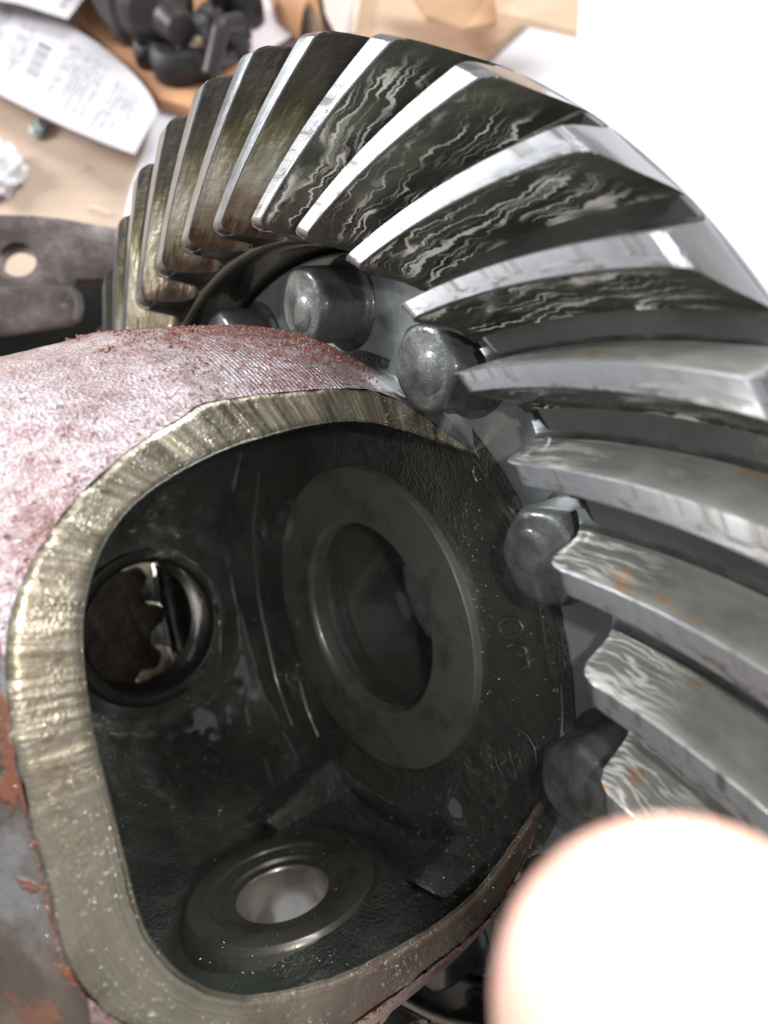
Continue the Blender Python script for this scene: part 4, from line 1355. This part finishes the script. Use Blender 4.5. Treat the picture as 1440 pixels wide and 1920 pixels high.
v, f = tube(resample(np.array([p0, (p0 + p1) / 2 + np.array([0, 0, 0.012]), p1]), 16) - np.array([e0[0], e0[1], 0]), 0.005, 12)
mk("bracket_arm", v, f, [m_plain("brown_grey_steel", (0.05, 0.042, 0.042), 0.45, 0.5)], motor)

# ------------------------------------------------------------------ fingertip close to the lens
def finger():
    # stations from the root (off frame) to the tip, radius in mm, in the camera frame
    ax0 = np.array([1240.0, 2700.0]); ax1 = np.array([1205.0, 1497.0])
    n_, m_ = 44, 48
    zc = 0.0345
    base = np.array([(1340 - 720) / FPX * zc, (2950 - 960) / FPX * zc, zc + 0.006])
    tip = np.array([(1272 - 720) / FPX * zc, (1562 - 960) / FPX * zc, zc + 0.000])
    d_ = tip - base; L_ = np.linalg.norm(d_); d_ /= L_
    xv = np.array([1.0, 0, 0]); xv -= d_ * (xv @ d_); xv /= np.linalg.norm(xv); yv = np.cross(d_, xv)
    V = []
    for i in range(n_):
        t = i / (n_ - 1); u = 1 - (1 - t) ** 1.8; s_ = L_ * u
        e = (L_ - s_)
        w = 0.0082 + 0.0008 * math.exp(-((s_ - L_ * 0.35) / 0.006) ** 2) + 0.0009 * (1 - u)
        hh = 0.0062 + 0.0007 * math.exp(-((s_ - L_ * 0.35) / 0.006) ** 2) + 0.0008 * (1 - u)
        rc_ = 0.0088
        if e < rc_:
            q = 1 - e / rc_; k_ = math.sqrt(max(0.0, 1 - q ** 2.3)); w *= k_; hh *= k_
        for j in range(m_):
            a_ = 2 * math.pi * j / m_
            ca, sa = math.cos(a_), math.sin(a_)
            pad = 1 + 0.10 * max(0, -sa) * math.exp(-((e - 0.009) / 0.006) ** 2)
            p = base + d_ * s_ + xv * w * ca * 1.0 + yv * hh * sa * pad
            V.append(p)
    V = np.array(V)
    rid = vnoise(V, 1500, 77) * 0.00004 + vnoise(V, 350, 78) * 0.00008
    c_ = base + d_ * ((V - base) @ d_)[:, None]; nn = V - c_; nn /= np.linalg.norm(nn, axis=1)[:, None] + 1e-9
    V = V + nn * rid[:, None]
    F = grid_faces(n_, m_, wrap_m=True)
    F.append(tuple(range(m_))[::-1]); F.append(tuple((n_ - 1) * m_ + j for j in range(m_)))
    W = V @ B.T + CAM
    return W, F, base, tip, d_, xv, yv, L_


t = NT("skin"); o = t.obj(); nsk = t.noise(o, 260, 4, 0.6)
t.set(Base_Color=t.ramp(nsk, [(0.3, (0.62, 0.36, 0.29)), (0.7, (0.74, 0.47, 0.39))]), Roughness=0.42, Subsurface_Weight=0.5, Subsurface_Radius=(0.9, 0.35, 0.2), Subsurface_Scale=0.0025)
t.set(Normal=t.bump(t.noise(o, 1800, 3, 0.6), 0.15, 0.0003)); MSKIN = t.m
W, F, fb, ft, fd, fx, fy, fL = finger()
person = mk("person", W, F, [MSKIN], None, sharp=80)
tag(person, "blurred pale fingertip poking up close to the lens at lower right", "person")
bm = bmesh.new(); bm.from_mesh(person.data); bmesh.ops.recalc_face_normals(bm, faces=bm.faces); bm.to_mesh(person.data); bm.free()
# nail on the far side of the fingertip
V = []
for i in range(14):
    for j in range(14):
        u_, v_ = i / 13, j / 13 * 2 - 1
        e = 0.0045 + 0.0085 * (1 - u_) ; a_ = math.pi / 2 + v_ * 0.6
        k_ = 1.0 if e > 0.0088 else math.sqrt(max(0.05, 1 - (1 - e / 0.0088) ** 2.3))
        V.append((fb + fd * (fL - e) + fx * 0.0070 * math.cos(a_) * k_ + fy * 0.0066 * math.sin(a_) * k_) @ B.T + CAM)
F = grid_faces(14, 14)
nl = mk("fingernail", V, F, [m_plain("nail", (0.75, 0.55, 0.5), 0.3, 0, 0.05)], person, sharp=80)
sm = nl.modifiers.new("thickness", 'SOLIDIFY'); sm.thickness = 0.0005
